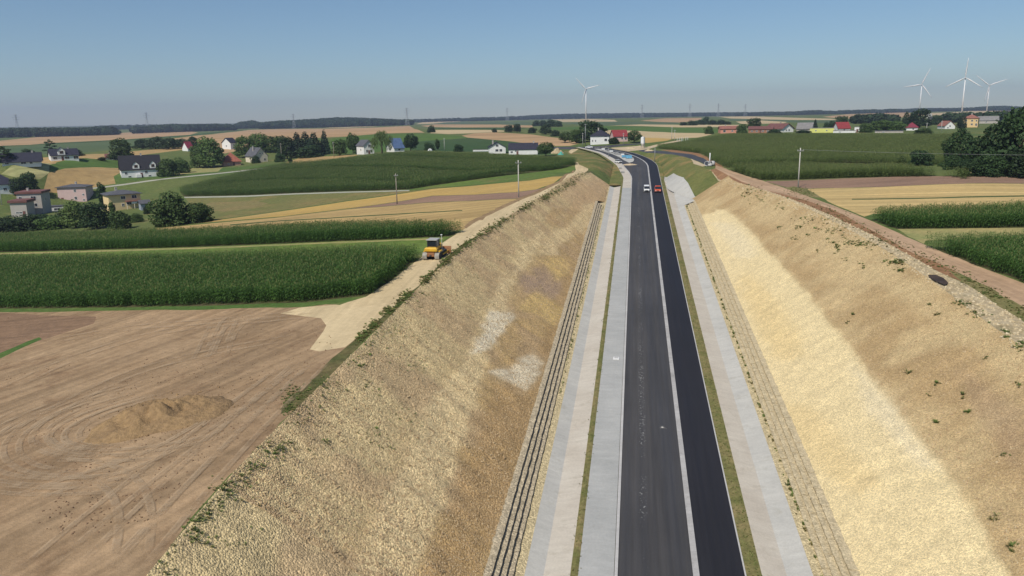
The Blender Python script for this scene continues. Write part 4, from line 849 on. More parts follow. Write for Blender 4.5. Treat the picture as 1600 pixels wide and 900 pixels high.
TREES = [
 (66, 352, 34, 332, 'bush', 'leaf_dark', 'garden_shrub', 'dark shrub right below the grey house annex', None),
 (104, 352, 30, 326, 'bush', 'leaf_dark', 'garden_shrub', 'dark shrub left of the light green garden tree', None),
 (214, 347, 26, 333, 'bush', 'leaf_mid', 'garden_shrub', 'low green shrub between the yellow house and the largest bush', None),
 (1520, 274, 44, 244, 'bush', 'leaf_dark', 'edge_tree', 'foremost low bush under the left end of the big right clump', None),
 (1488, 265, 30, 240, 'bush', 'leaf_dark', 'edge_tree', 'bush at the foot of the foremost big right tree', None),  # px x, base y, width px, top y, kind, leaf material, name, label, group
 (270, 352, 64, 300, 'bush', 'leaf_mid', 'large_bush', 'largest dark round bush at the edge of the left stubble', None),
 (312, 347, 46, 313, 'bush', 'leaf_mid', 'large_bush', 'lower bush growing against the right side of the largest bush', None),
 (12, 362, 50, 337, 'bush', 'leaf_dark', 'garden_shrub', 'dark shrub at the left edge below the grey house', None),
 (48, 360, 52, 334, 'bush', 'leaf_dark', 'garden_shrub', 'dark shrub in front of the grey two storey house', None),
 (84, 358, 44, 335, 'bush', 'leaf_mid', 'garden_shrub', 'shrub between the grey house and the light green garden tree', None),
 (119, 356, 42, 312, 'broad', 'leaf_willow', 'garden_tree', 'light green garden tree in front of the pink house', None),
 (152, 357, 50, 316, 'broad', 'leaf_dark', 'garden_tree', 'dark garden tree between the pink and the yellow house', None),
 (188, 358, 36, 326, 'bush', 'leaf_mid', 'garden_shrub', 'rounded green shrub below the yellow house', None),
 (161, 321, 17, 286, 'poplar', 'leaf_dark', 'columnar_tree', 'slim dark columnar tree left of the yellow house', None),
 (176, 336, 11, 316, 'poplar', 'leaf_mid', 'columnar_tree', 'small conical shrub at the yellow house corner', None),
 (232, 334, 16, 318, 'bush', 'leaf_dark', 'garden_shrub', 'small dark shrub by the blue grey shed', None),
 (46, 302, 28, 268, 'broad', 'leaf_dark', 'garden_tree', 'dark tree above the grey two storey house', None),
 (28, 304, 26, 277, 'broad', 'leaf_dark', 'garden_tree', 'dark tree beside the navy hipped roof', None),
 (8, 255, 30, 229, 'spindly', 'leaf_dark', 'spindly_tree', 'thin branched tree left of the long dark roofed house', None),
 (46, 247, 22, 233, 'broad', 'leaf_dark', 'garden_tree', 'small tree behind the long dark roofed house', None),
 (80, 244, 22, 219, 'spindly', 'leaf_dark', 'spindly_tree', 'spindly tree left of the dormered white house', None),
 (112, 244, 40, 231, 'bush', 'leaf_dark', 'garden_shrub', 'dark shrubs behind the dormered white house', None),
 (160, 251, 14, 245, 'bush', 'leaf_dark', 'garden_shrub', 'small dark hedge shrub by the chimneyed cottage', None),
 (190, 251, 38, 217, 'broad', 'leaf_mid', 'garden_tree', 'broad tree rising above the chimneyed cottage', None),
 (263, 275, 36, 245, 'bush', 'leaf_mid', 'garden_tree', 'dark bushy tree right of the double dormer house', None),
 (284, 270, 30, 246, 'bush', 'leaf_mid', 'garden_tree', 'bushy tree second right of the double dormer house', None),
 (312, 262, 30, 226, 'broad', 'leaf_mid', 'garden_tree', 'tree on the left flank of the tall tree by the barn', None),
 (331, 262, 40, 215, 'broad', 'leaf_mid', 'garden_tree', 'tall dark tree left of the red roofed barn', None),
 (385, 246, 36, 212, 'broad', 'leaf_mid', 'garden_tree', 'leafy tree right of the small navy roofed house', None),
 (406, 238, 34, 207, 'broad', 'leaf_mid', 'garden_tree', 'leafy tree straight behind the white farmhouse', None),
 (430, 238, 34, 212, 'broad', 'leaf_mid', 'garden_tree', 'leafy tree behind the right end of the white farmhouse', None),
 (449, 248, 30, 213, 'broad', 'leaf_dark', 'garden_tree', 'dark tree left of the conifer block', None),
 (400, 255, 16, 243, 'bush', 'leaf_dark', 'garden_shrub', 'dark shrub at the corner of the white farmhouse', None),
 (437, 253, 18, 238, 'bush', 'leaf_dark', 'garden_shrub', 'dark shrub right of the white farmhouse', None),
 (454, 257, 8, 246, 'poplar', 'leaf_dark', 'columnar_tree', 'small columnar shrub at the path end', None),
 (466, 244, 32, 208, 'conifer', 'leaf_conifer', 'conifer', 'first conifer of the dark block', None),
 (479, 243, 32, 207, 'conifer', 'leaf_conifer', 'conifer', 'second conifer of the dark block', None),
 (492, 243, 32, 208, 'conifer', 'leaf_conifer', 'conifer', 'third conifer of the dark block', None),
 (508, 241, 20, 204, 'conifer', 'leaf_conifer', 'conifer', 'tallest conifer at the right end of the dark block', None),
 (484, 246, 44, 225, 'bush', 'leaf_dark', 'garden_shrub', 'undergrowth at the foot of the conifer block', None),
 (531, 243, 26, 217, 'broad', 'leaf_mid', 'garden_tree', 'smaller tree right of the conifer block', None),
 (552, 240, 24, 208, 'round', 'leaf_mid', 'garden_tree', 'tall tree left of the white modern house', None),
 (566, 240, 26, 220, 'bush', 'leaf_dark', 'garden_tree', 'dark bushy tree touching the white modern house', None),
 (597, 240, 34, 199, 'willow', 'leaf_willow', 'willow_tree', 'yellow green weeping willow between the white houses', None),
 (610, 237, 14, 214, 'round', 'leaf_dark', 'garden_tree', 'dark slender tree right of the willow', None),
 (642, 236, 24, 208, 'round', 'leaf_dark', 'garden_tree', 'dark round tree right of the blue roofed house', None),
 (670, 235, 18, 222, 'bush', 'leaf_dark', 'garden_shrub', 'dark bush beside the small white dome', None),
 (684, 234, 9, 218, 'poplar', 'leaf_mid', 'columnar_tree', 'slim columnar shrub by the yellow post', None),
 (716, 237, 17, 224, 'bush', 'leaf_dark', 'garden_shrub', 'round bush left of the gabled white house', None),
 (853, 244, 28, 221, 'round', 'leaf_mid', 'garden_tree', 'round green tree at the end of the white annex', None),
 (674, 207, 15, 196, 'bush', 'leaf_far', 'field_tree', 'lone dark bush on the far stubble', None),
 (773, 207, 9, 200, 'bush', 'leaf_far', 'field_tree', 'small bush at the left end of the hedgerow', None),
 (795, 207, 15, 195, 'broad', 'leaf_far', 'field_tree', 'left of the twin trees in the hedgerow', None),
 (808, 207, 14, 193, 'broad', 'leaf_far', 'field_tree', 'right of the twin trees in the hedgerow', None),
 (831, 208, 14, 198, 'bush', 'leaf_far', 'field_tree', 'low bush between the twin trees and the taller hedgerow tree', None),
 (853, 210, 20, 194, 'broad', 'leaf_far', 'field_tree', 'taller hedgerow tree left of the white roadside house', None),
 (868, 213, 18, 203, 'bush', 'leaf_far', 'field_tree', 'bush beside the taller hedgerow tree', None),
 (883, 223, 20, 205, 'round', 'leaf_mid', 'garden_tree', 'separate small tree left of the white roadside house', None),
 (901, 224, 26, 202, 'broad', 'leaf_mid', 'garden_tree', 'dark tree at the left of the white roadside house', None),
 (925, 221, 46, 189, 'broad', 'leaf_dark', 'garden_tree', 'largest dark tree behind the white roadside house', None),
 (959, 224, 20, 214, 'bush', 'leaf_dark', 'garden_shrub', 'dark clipped bush between white and red roofed houses', None),
 (991, 223, 24, 203, 'round', 'leaf_mid', 'garden_tree', 'round tree right of the red roofed house', None),
 (1108, 209, 16, 197, 'bush', 'leaf_mid', 'garden_tree', 'dark bush left of the brick barns', None),
 (1159, 208, 18, 192, 'bush', 'leaf_mid', 'garden_tree', 'bushy tree between the two brick barns', None),
 (1178, 202, 24, 184, 'broad', 'leaf_mid', 'garden_tree', 'broad tree rising behind the brick barns', None),
 (1210, 209, 26, 202, 'bush', 'leaf_dark', 'garden_shrub', 'low shrubs before the brown roofed house', None),
 (1256, 208, 26, 203, 'bush', 'leaf_dark', 'garden_shrub', 'low shrubs before the grey barn', None),
 (1273, 203, 11, 187, 'conifer', 'leaf_conifer', 'conifer', 'small conifer behind the lime yellow building', None),
 (1291, 202, 12, 191, 'bush', 'leaf_dark', 'garden_tree', 'small dark tree behind the lime yellow building', None),
 (1300, 202, 12, 188, 'round', 'leaf_dark', 'garden_tree', 'dark tree left of the red gabled house', None),
 (1315, 197, 22, 181, 'broad', 'leaf_mid', 'garden_tree', 'broad tree behind the red gabled house', None),
 (1352, 207, 24, 192, 'bush', 'leaf_mid', 'garden_tree', 'bushy tree right of the white box building', None),
 (1376, 206, 34, 187, 'broad', 'leaf_mid', 'garden_tree', 'bright green tree in the gap right of the white box building', None),
 (1399, 206, 30, 188, 'broad', 'leaf_mid', 'garden_tree', 'green tree left of the crimson roofed house', None),
 (1415, 197, 18, 175, 'conifer', 'leaf_dark', 'conifer', 'dark pointed tree behind the crimson roofed house', None),
 (1436, 200, 38, 171, 'broad', 'leaf_dark', 'garden_tree', 'large dark tree behind the crimson roofed house', None),
 (1443, 209, 30, 200, 'bush', 'leaf_mid', 'garden_shrub', 'green bushes right of the crimson roofed house', None),
 (1462, 195, 20, 180, 'bush', 'leaf_dark', 'garden_tree', 'dark bush behind the grey village roof', None),
 (1502, 206, 15, 181, 'round', 'leaf_conifer', 'conifer', 'dark upright tree left of the ochre house', None),
 (1530, 190, 26, 176, 'bush', 'leaf_far', 'garden_tree', 'tree behind the ochre house', None),
 (1409, 256, 15, 244, 'bush', 'leaf_dark', 'field_bush', 'smaller of two bushes in the right maize field', None),
 (1438, 259, 38, 232, 'bush', 'leaf_dark', 'field_bush', 'larger of two bushes in the right maize field', None),
 (1469, 260, 9, 253, 'bush', 'leaf_mid', 'field_bush', 'tiny bush left of the big right trees', None),
 (1496, 262, 46, 202, 'round', 'leaf_dark', 'edge_tree', 'foremost tree at the left end of the big right clump', None),
 (1527, 266, 48, 213, 'broad', 'leaf_dark', 'edge_tree', 'lower tree in the dip of the big right clump', None),
 (1556, 269, 60, 188, 'broad', 'leaf_dark', 'edge_tree', 'middle tree of the big right clump', None),
 (1590, 272, 76, 166, 'broad', 'leaf_dark', 'edge_tree', 'tallest tree of the big right clump', None),
 (1640, 275, 80, 162, 'round', 'leaf_dark', 'edge_tree', 'tree cut by the right frame edge in the big clump', None),
 (1545, 274, 50, 234, 'bush', 'leaf_dark', 'edge_tree', 'left low bush under the big right clump', None),
 (1592, 276, 60, 230, 'bush', 'leaf_dark', 'edge_tree', 'right low bush under the big right clump', None),
]
for i, x in enumerate((222, 243, 264, 285, 302)):
    TREES.append((x, (233, 233, 233, 232, 229)[i], (24, 26, 26, 24, 16)[i], (217, 214, 215, 216, 213)[i], 'broad', 'leaf_far', 'hedgerow_tree',
                  ('leftmost', 'second', 'middle', 'fourth', 'rightmost')[i]+' tree of the dark row behind the double dormer house', 'row of trees behind the hamlet'))
for i, (x, yb, yt, w) in enumerate(((838, 197, 188, 14), (849, 197, 187, 14), (861, 198, 186, 16), (873, 198, 189, 14), (1068, 196, 190, 14), (1081, 196, 188, 16), (1095, 195, 187, 18), (1103, 194, 181, 11), (1113, 195, 187, 16), (1127, 195, 187, 18), (1137, 195, 189, 12))):
    a = i < 4; o = ('first', 'second', 'third', 'fourth', 'fifth', 'sixth', 'seventh')[i if a else i-4]
    TREES.append((x, yb, w, yt, 'bush', 'leaf_far', 'copse_tree', o + (' tree of the small copse left of the central turbine' if a else ' tree of the dark copse above the brick barns'), 'small left copse' if a else 'dark copse above the barns'))
_tb = cast(np.array([(t[0], t[1]) for t in TREES], float))
def trees():
    for i, (t, P) in enumerate(zip(TREES, _tb)):
        px, yb, wpx, yt, kind, lm, nm, lab, grp = t
        dep = to_px(P)[2][0]; h = (yb-yt)/FPX*dep*1.02; w = wpx/FPX*dep
        var = TK[kind][i % len(TK[kind])]; nat = {'broad': .78, 'round': .82, 'bush': .95, 'conifer': .52, 'poplar': .3, 'spindly': .5, 'willow': .88}[kind]
        root = empty(nm, tuple(P), random.uniform(0, 6.28), lab, 'bush' if kind == 'bush' else 'tree', grp)
        s = (w/nat, w/nat, h)
        for me, n in ((dark_copy(var[0], lm), 'crown'), (var[1], 'trunk')):
            o = bpy.data.objects.new(n, me); link(o, root); o.scale = s
trees()

# ------------------------------------------------------------------ far woods: masses nobody could count
FK = [mesh_obj('wood_tree', *crown_faces(random.Random(900+k), [(0, 0, .5, .5, .5, .5), (.25, .1, .62, .28, .28, .3), (-.22, -.15, .66, .26, .26, .28), (0, .25, .5, .3, .3, .3)], 420, .085), MT['leaf_far'], do_link=False) for k in range(4)]
def wood(label, line, D, depth, size, n):
    """line: (px, base y, top y) along the wood's front edge; D: metres to its front"""
    L = np.array(line, float); pts, sc = [], []
    for _ in range(n):
        x = random.uniform(L[0, 0], L[-1, 0]); yb, yt = np.interp(x, L[:, 0], L[:, 1]), np.interp(x, L[:, 0], L[:, 2])
        d = D + depth*random.random()**1.3; w = rays([(x, yb)])[0]; X, Y = w[0]*d, w[1]*d; z = float(ground(X, Y))
        top = CAMH + rays([(x, yt)])[0][2]*d; bot = CAMH+w[2]*d
        h = random.uniform(.65, 1.2)*size; zz = min(max(z, min(bot, z+60)), 1e9)
        frac = (d-D)/depth; zb = max(z-2, (top-h)*frac**.5 + bot*(1-frac**.5) if top-h > bot else min(bot, z))
        pts.append((X, Y, max(zb, z-2) if top-zb > h*.3 else z-2)); sc.append((h*random.uniform(.9, 1.4), h*random.uniform(.9, 1.4), h if top-zb > h*.6 else max(top-z, 5)*random.uniform(.85, 1.05)))
    scatter('far_wood', pts, np.array(sc), rng.uniform(0, 6.28, n), FK, label, cat=None)
wood('dark wood along the far left skyline', [(-260, 214, 202), (0, 213, 199.5), (90, 211.5, 199), (150, 210, 200), (182, 207, 203)], 1750, 330, 15, 900)
wood('bluish wood behind the far left skyline', [(150, 205, 199), (200, 204, 196.5), (270, 204, 197)], 3300, 500, 16, 260)
wood('dark wood above the left tan fields', [(210, 207.5, 199), (245, 207, 195), (270, 206.5, 193), (300, 205.5, 193.5), (340, 203.5, 193), (366, 202.5, 199)], 2200, 330, 15, 650)
wood('small wooded knoll left of the long ridge', [(368, 202, 196), (376, 202, 190), (395, 201.5, 187.5), (408, 201.5, 191)], 2600, 220, 15, 260)
wood('long wooded ridge on the left skyline', [(405, 201, 191), (440, 200.5, 188), (490, 200, 185.5), (530, 199, 182.5), (570, 198.5, 183.5), (620, 197, 186), (642, 196, 190)], 2350, 420, 16, 1500)
wood('broken tree line on the central skyline', [(640, 193, 188.5), (700, 190, 186), (760, 188.5, 184.5), (800, 187.5, 182.5)], 3600, 350, 15, 260)
wood('dark wood behind the central turbine', [(790, 187.5, 184), (830, 187, 179.5), (900, 186, 177), (980, 185, 176), (1060, 183.5, 176), (1130, 182.5, 175), (1170, 181.5, 177)], 3900, 600, 17, 1500)
wood('dark wood on the skyline above the brick barns', [(1150, 182, 177), (1200, 181, 174.5), (1235, 181, 174.5), (1260, 181, 172), (1280, 180, 171.5), (1300, 180, 175.5), (1340, 178.5, 172.5), (1400, 177, 171)], 3300, 400, 15, 800)
wood('wood behind the right hand turbines', [(1400, 176.5, 171.5), (1430, 175.5, 168.5), (1480, 174.5, 168.5), (1520, 173, 167.5), (1545, 172, 165.5), (1570, 171, 165), (1600, 170.5, 166.5), (1760, 168, 163)], 3700, 400, 15, 700)
wood('trees behind the right hand village', [(1330, 191, 184), (1370, 190, 182.5), (1400, 189, 184)], 900, 120, 9, 60)
wood('trees behind the ochre house', [(1475, 186, 181), (1500, 186, 180), (1560, 184, 173.5), (1600, 183, 172)], 900, 120, 9, 90)

# ------------------------------------------------------------------ weeds and loose stones
def tuft_proto(k, mt, n=26, h=.45, spread=.22):
    r = random.Random(k); A = MB()
    for i in range(n):
        a = r.uniform(0, 6.28); d = Vector((math.cos(a), math.sin(a), 0)); s = Vector((-d.y, d.x, 0)); rr = r.uniform(0, spread); p = d*rr; hh = h*r.uniform(.5, 1.1)
        ribbon(A, [p, p+d*hh*.25+Vector((0, 0, hh*.7)), p+d*hh*.6+Vector((0, 0, hh))], [.035, .03, .006], s)
    return A.build('tuft', MT[mt], do_link=False)
TUFT = [tuft_proto(k, 'weed') for k in range(3)] + [tuft_proto(8, 'weed_dry'), tuft_proto(9, 'weed_dry', 22, .35)]
def surf_any(px):                                             # casts on the slopes as well
    return cast(px)
def weeds(name, label, clusters, smin=.5, smax=1.1, green=.75):
    P, S = [], []
    for (x, y, rx, ry, n) in clusters:
        q = np.c_[rng.normal(x, rx, n), rng.normal(y, ry, n)]; P.append(q); S.append(rng.uniform(smin, smax, n))
    W = cast(np.concatenate(P)); S = np.concatenate(S)*rng.lognormal(0, .25, len(W)); n = len(W)
    idx = np.where(rng.random(n) < green, rng.integers(0, 3, n), rng.integers(3, 5, n))
    scatter(name, W + np.array([0, 0, .02]), np.c_[S, S, S*rng.uniform(.4, .75, n)], rng.uniform(0, 6.28, n), TUFT, label, idx)
cl = [(1180, 300, 10, 6, 50), (1165, 306, 5, 6, 40), (1190, 312, 7, 5, 30), (1215, 320, 8, 6, 16), (1225, 325, 3, 2, 10), (1307, 385, 3, 5, 30), (1248, 356, 2, 2, 14), (1217, 357, 2, 2, 12), (1245, 372, 4, 2, 12), (1262, 368, 3, 2, 12),
      (1295, 375, 3, 3, 14), (1270, 345, 14, 5, 60), (1300, 360, 12, 4, 50), (1330, 378, 10, 4, 40), (1345, 384, 8, 2, 30), (1398, 410, 9, 3, 60), (1408, 422, 5, 2, 25), (1355, 380, 10, 3, 30), (1277, 394, 2, 2, 6), (1320, 405, 3, 2, 8),
      (1346, 415, 3, 3, 8), (1500, 475, 10, 4, 24), (1525, 492, 8, 4, 18), (1575, 523, 4, 3, 16), (1592, 540, 4, 4, 16), (1333, 492, 1, 2, 6), (1454, 476, 1.5, 1.5, 5), (1462, 491, 2, 2, 6), (1322, 503, 2, 1.5, 5), (1465, 602, 3, 2, 8), (1449, 617, 2, 2, 4), (1503, 620, 2, 2, 6),
      (1510, 645, 3, 2, 6), (1463, 660, 2, 2, 5), (1570, 712, 4, 3, 6), (1555, 812, 5, 4, 8), (1578, 855, 4, 4, 6), (1590, 600, 3, 3, 6), (1540, 560, 2, 2, 5), (1420, 585, 2, 2, 4)]
weeds('weeds', 'scattered green weeds on the right cutting slope', cl, .3, .75, .7)
cl = []
for t in np.linspace(0, 1, 70):                               # along the left crest
    x = np.interp(t, [0, .2, .4, .6, .8, 1], [250, 330, 440, 560, 680, 860]); y = np.interp(x, [235, 300, 383, 493, 590, 680, 760, 860], [900, 805, 719, 609, 514, 428, 366, 303])
    cl.append((x+rng.uniform(0, 22), y+rng.uniform(4, 26), 7, 6, int(rng.integers(0, 14)*(1.3-t))))
cl += [(330, 800, 14, 10, 40), (355, 760, 14, 8, 40), (300, 830, 10, 10, 24), (420, 705, 14, 8, 36), (440, 700, 10, 6, 20), (345, 855, 16, 14, 24), (372, 845, 10, 10, 16), (480, 700, 12, 8, 22), (505, 700, 8, 6, 14), (520, 600, 16, 10, 26),
       (505, 600, 8, 6, 24), (560, 570, 10, 6, 20), (585, 540, 9, 6, 18), (565, 605, 8, 6, 14), (600, 600, 22, 16, 20), (640, 560, 26, 16, 24), (660, 575, 10, 8, 12), (580, 680, 10, 8, 20), (600, 690, 14, 14, 20), (540, 735, 6, 5, 8), (620, 650, 20, 14, 16),
       (660, 520, 30, 16, 24), (700, 470, 30, 18, 24), (610, 520, 20, 10, 26), (510, 690, 6, 4, 8), (470, 740, 20, 16, 8), (400, 800, 14, 14, 10), (760, 420, 20, 14, 16), (800, 380, 18, 10, 14), (455, 625, 8, 10, 90), (470, 615, 10, 6, 60), (450, 640, 6, 4, 40)]
weeds('weeds', 'scattered green weeds on the left cutting slope', [(a, b, c, d, int(e*1.15)) for a, b, c, d, e in cl], .16, .40, .72)
cl = []
for i in range(150):
    t = rng.random(); x = np.interp(t, [0, .3, .6, 1], [560, 680, 790, 915]); y = np.interp(x, [560, 600, 680, 722, 762, 824, 887, 915], [531, 492, 424, 386, 361, 322, 290, 268]); cl.append((x, y, 4, 3, 16))
weeds('weeds', 'weeds along the verge of the haul track', cl, .3, .65, .5)
cl = [(np.interp(t, [0, 1], [1239, 1600])+0, np.interp(np.interp(t, [0, 1], [1239, 1600]), [1239, 1300, 1400, 1500, 1600], [305, 332, 381, 428, 490]), 7, 4, 7) for t in rng.random(110)]
cl += [(1245, 298, 9, 3, 120), (1262, 302, 6, 3, 50)]
weeds('weeds', 'weeds along the right berm and pole foot', cl, .2, .5, .5)
def edge_weeds(label, x, z, y0, y1, n, s0, s1, sd=.12):
    Y = rng.uniform(y0, y1, n); X = x + np.clip(rng.normal(0, sd, n), -.55, .55); W = np.c_[X, Y, zr(Y)+z]; S = rng.uniform(s0, s1, n)
    scatter('weeds', W, S, rng.uniform(0, 6.28, n), TUFT, label)
edge_weeds('small weeds at the foot of the right gabions', 15.15, .12, 55, 228, 260, .3, .8)
edge_weeds('small weeds at the foot of the left gabions', -8.75, .14, 90, 228, 220, .2, .45)
edge_weeds('short grass blades in the left verge strip', -4.25, .03, 50, 280, 1500, .12, .28, .2)
edge_weeds('short grass blades along the black lane', 9.95, .02, 50, 285, 2600, .1, .24, .33)
def stone_proto(k, mt):
    r = random.Random(k); bm = bmesh.new(); bmesh.ops.create_icosphere(bm, subdivisions=1, radius=.5)
    for v in bm.verts: v.co = Vector((v.co.x*r.uniform(.8, 1.2), v.co.y*r.uniform(.8, 1.2), v.co.z*.7)) * r.uniform(.8, 1.15)
    me = bpy.data.meshes.new('stone'); bm.to_mesh(me); bm.free(); me.materials.append(MT[mt]); return bpy.data.objects.new('stone', me)
ST = [stone_proto(k, 'stone') for k in range(4)]; STP = [stone_proto(k+7, 'stone_pale') for k in range(3)]
def slope_stones(side, Ymax, n, label, protos, umin=0, umax=1, s0=.06, s1=.17):
    Y = 45 + (Ymax-45)*rng.random(n)**1.7; u = rng.uniform(umin, umax, n)
    tx = toe_l(Y) if side < 0 else toe_r(Y); cx = np.interp(Y, CY, crL) if side < 0 else np.interp(Y, CYR, crR)
    X = tx+(cx-tx)*u; tz = zr(Y)+(toe_zl(Y) if side < 0 else toe_zr(Y)); Z = tz+(ground(cx, Y)-tz)*u
    h = relief(X, Y)*(.85 if side < 0 else .5)
    env = np.minimum(1, np.minimum(u/.08, (1-u)/.06)); S = rng.uniform(s0, s1, n)*(1+.5*(rng.random(n) < .06))
    scatter('loose_stones', np.c_[X, Y, Z+h*env], S, rng.uniform(0, 6.28, (n, 3)), protos, label)
slope_stones(-1, 240, 60000, 'loose crushed stones on the left cutting slope', ST)
slope_stones(1, 230, 26000, 'loose crushed stones on the upper right slope', ST, .45, 1)
slope_stones(1, 230, 20000, 'loose pale stones on the lower right slope', STP, .0, .5, .04, .10)
# rubble in the ditch on the right crest
RD = RW[RID['rubble lined ditch along the crest of the right cutting']]
n = 16000; X = rng.uniform(RD[:, 0].min(), min(RD[:, 0].max(), 60), n); Y = rng.uniform(max(RD[:, 1].min(), 40), RD[:, 1].max(), n); k = pip(RD, X, Y); X, Y = X[k], Y[k]
scatter('ditch_rubble', np.c_[X, Y, ground(X, Y)], np.random.default_rng(2).uniform(.12, .42, len(X)), np.random.default_rng(3).uniform(0, 6.28, (len(X), 3)), [stone_proto(30+k, 'stone_pale') for k in range(3)], 'pale rubble lining the ditch on the right crest')

# ------------------------------------------------------------------ houses
def face_cam(P): return math.atan2(-P[0], P[1])
def frame_mesh(w, h, t=.09, d=.07):
    m = MB(); m.box(-w/2, w/2, -d, .02, -h/2, -h/2+t); m.box(-w/2, w/2, -d, .02, h/2-t, h/2)
    m.box(-w/2, -w/2+t, -d+.002, .02, -h/2+t, h/2-t); m.box(w/2-t, w/2, -d+.002, .02, -h/2+t, h/2-t); m.box(-.03, .03, -d+.004, .02, -h/2+t, h/2-t); return m
def window(root, x, y, z, w, h, rz=0, mat='white_paint'):
    f = frame_mesh(w, h).build('window', MT[mat], root); f.location = (x, y, z); f.rotation_euler = (0, 0, rz)
    MB().box(-w/2+.09, w/2-.09, -.03, .01, -h/2+.09, h/2-.09).build('pane', MT['glass'], f)
def gable_roof(m, w, d, z, h, ov, axis, t=.22):
    """two thick roof slopes; axis 'x': ridge along the facade, 'y': gable to the front"""
    a, b = (w/2, d/2) if axis == 'y' else (d/2, w/2); sl = h/a; B = b+ov; A = a+ov; e = z-ov*sl
    for s in (-1, 1):
        pr = [(s*A, e), (0, z+h), (0, z+h+t), (s*A, e+t)]
        vs_ = []
        for q in (-B, B):
            for (u, zz) in pr: vs_.append((u, q+d/2, zz) if axis == 'y' else (q, u+d/2, zz))
        m.add(vs_, [(0, 1, 2, 3), (7, 6, 5, 4), (0, 4, 5, 1), (1, 5, 6, 2), (2, 6, 7, 3), (3, 7, 4, 0)])
def hip_roof(m, w, d, z, h, ov):
    a, b = w/2+ov, d/2+ov; r = max(w-d, 0)/2; rd = max(d-w, 0)/2; z0 = z-.05
    vs_ = [(-a, d/2-b, z0), (a, d/2-b, z0), (a, d/2+b, z0), (-a, d/2+b, z0), (-a, d/2-b, z0+.2), (a, d/2-b, z0+.2), (a, d/2+b, z0+.2), (-a, d/2+b, z0+.2), (-r, d/2-rd, z+h), (r+.01, d/2-rd, z+h), (r+.01, d/2+rd+.01, z+h), (-r, d/2+rd+.01, z+h)]
    m.add(vs_, [(0, 3, 2, 1), (0, 1, 5, 4), (1, 2, 6, 5), (2, 3, 7, 6), (3, 0, 4, 7), (4, 5, 9, 8), (5, 6, 10, 9), (6, 7, 11, 10), (7, 4, 8, 11), (8, 9, 10, 11)])
def house(name, label, cat, px, yb, wp, hwp, hrp, depth, yaw, wall, roof, rt='gx', win=(), swin=(), chim=None, door=None, dorm=(), ov=.45, group=None):
    P = cast([(px, yb)])[0]; s = to_px(P)[2][0]/FPX; w, hw, hr = wp*s, hwp*s, max(hrp*s, .3)
    root = empty(name, tuple(P), face_cam(P)+math.radians(yaw), label, cat, group)
    m = MB(); m.box(-w/2, w/2, 0, depth, -1.2, hw)
    if rt == 'gx': m.prism([(.002, hw), (depth/2, hw+hr), (depth-.002, hw)], -w/2+.001, w/2-.001)
    if rt == 'gy': m.add([(-w/2+.001, .001, hw), (w/2-.001, .001, hw), (0, .001, hw+hr), (-w/2+.001, depth-.001, hw), (w/2-.001, depth-.001, hw), (0, depth-.001, hw+hr)], [(0, 1, 2), (5, 4, 3), (0, 2, 5, 3), (2, 1, 4, 5)])
    m.build('wall', MT['wall_'+wall], root)
    r = MB()
    if rt == 'gx': gable_roof(r, w, depth, hw+.02, hr, ov, 'x')
    elif rt == 'gy': gable_roof(r, w, depth, hw+.02, hr, ov, 'y')
    elif rt == 'hip': hip_roof(r, w, depth, hw+.06, hr, ov)
    else: r.bbox(-w/2-ov*.6, w/2+ov*.6, -ov*.6, depth+ov*.6, hw+.003, hw+hr, .05)
    ro = r.build('roof', MT['roof_'+roof], root)
    if chim is not None:
        cx = -w/2+w*chim; top = hw+hr+.9; c = MB(); c.box(cx-.35, cx+.35, depth*.5-.3, depth*.5+.4, hw+hr*.3, top); c.box(cx-.42, cx+.42, depth*.5-.37, depth*.5+.47, top+.002, top+.15); c.build('chimney', MT['wall_grey'], ro)
    for (u, v, ww, hh) in win: window(root, -w/2+w*u, -.004, hw*v, ww, hh)
    for (u, v, ww, hh, sd) in swin: window(root, sd*(w/2+.004), depth*u, hw*v, ww, hh, sd*math.pi/2)
    if door is not None:
        dx = -w/2+w*door; dd = MB(); dd.box(dx-.5, dx+.5, -.05, .02, 0, 2.05); do = dd.build('door', MT['roof_brown'], root); MB().box(dx+.3, dx+.4, -.11, -.052, .95, 1.1).build('handle', MT['steel'], do)
    for (u, dw, dh) in dorm:                                   # gabled wall dormers
        x = -w/2+w*u; dm = MB(); z0 = hw-.3; dm.box(x-dw/2, x+dw/2, -.03, depth*.4, z0, hw+dh*.55); dm.add([(x-dw/2, -.03, hw+dh*.55), (x+dw/2, -.03, hw+dh*.55), (x, -.03, hw+dh), (x-dw/2, depth*.4, hw+dh*.55), (x+dw/2, depth*.4, hw+dh*.55), (x, depth*.4, hw+dh)], [(0, 1, 2), (5, 4, 3), (0, 2, 5, 3), (2, 1, 4, 5)])
        d = dm.build('dormer', MT['wall_'+wall], root)
        rr = MB()
        for sd in (-1, 1): rr.add([(x, -.2, hw+dh+.02), (x, depth*.42, hw+dh+.02), (x+sd*(dw/2+.2), depth*.42, hw+dh*.5), (x+sd*(dw/2+.2), -.2, hw+dh*.5), (x, -.2, hw+dh+.17), (x, depth*.42, hw+dh+.17), (x+sd*(dw/2+.2), depth*.42, hw+dh*.5+.15), (x+sd*(dw/2+.2), -.2, hw+dh*.5+.15)], [(0, 1, 2, 3), (7, 6, 5, 4), (0, 3, 7, 4), (3, 2, 6, 7), (2, 1, 5, 6), (1, 0, 4, 5)])
        rr.build('dormer_roof', MT['roof_'+roof], d)
        ww = frame_mesh(dw*.5, min(dh*.4, 1.3)).build('dormer_window', MT['roof_brown'], d); ww.location = (x, -.035, hw+dh*.38)
        MB().box(x-dw*.25+.09, x+dw*.25-.09, -.06, -.036, hw+dh*.38-min(dh*.4, 1.3)/2+.09, hw+dh*.38+min(dh*.4, 1.3)/2-.09).build('pane', MT['glass'], d)
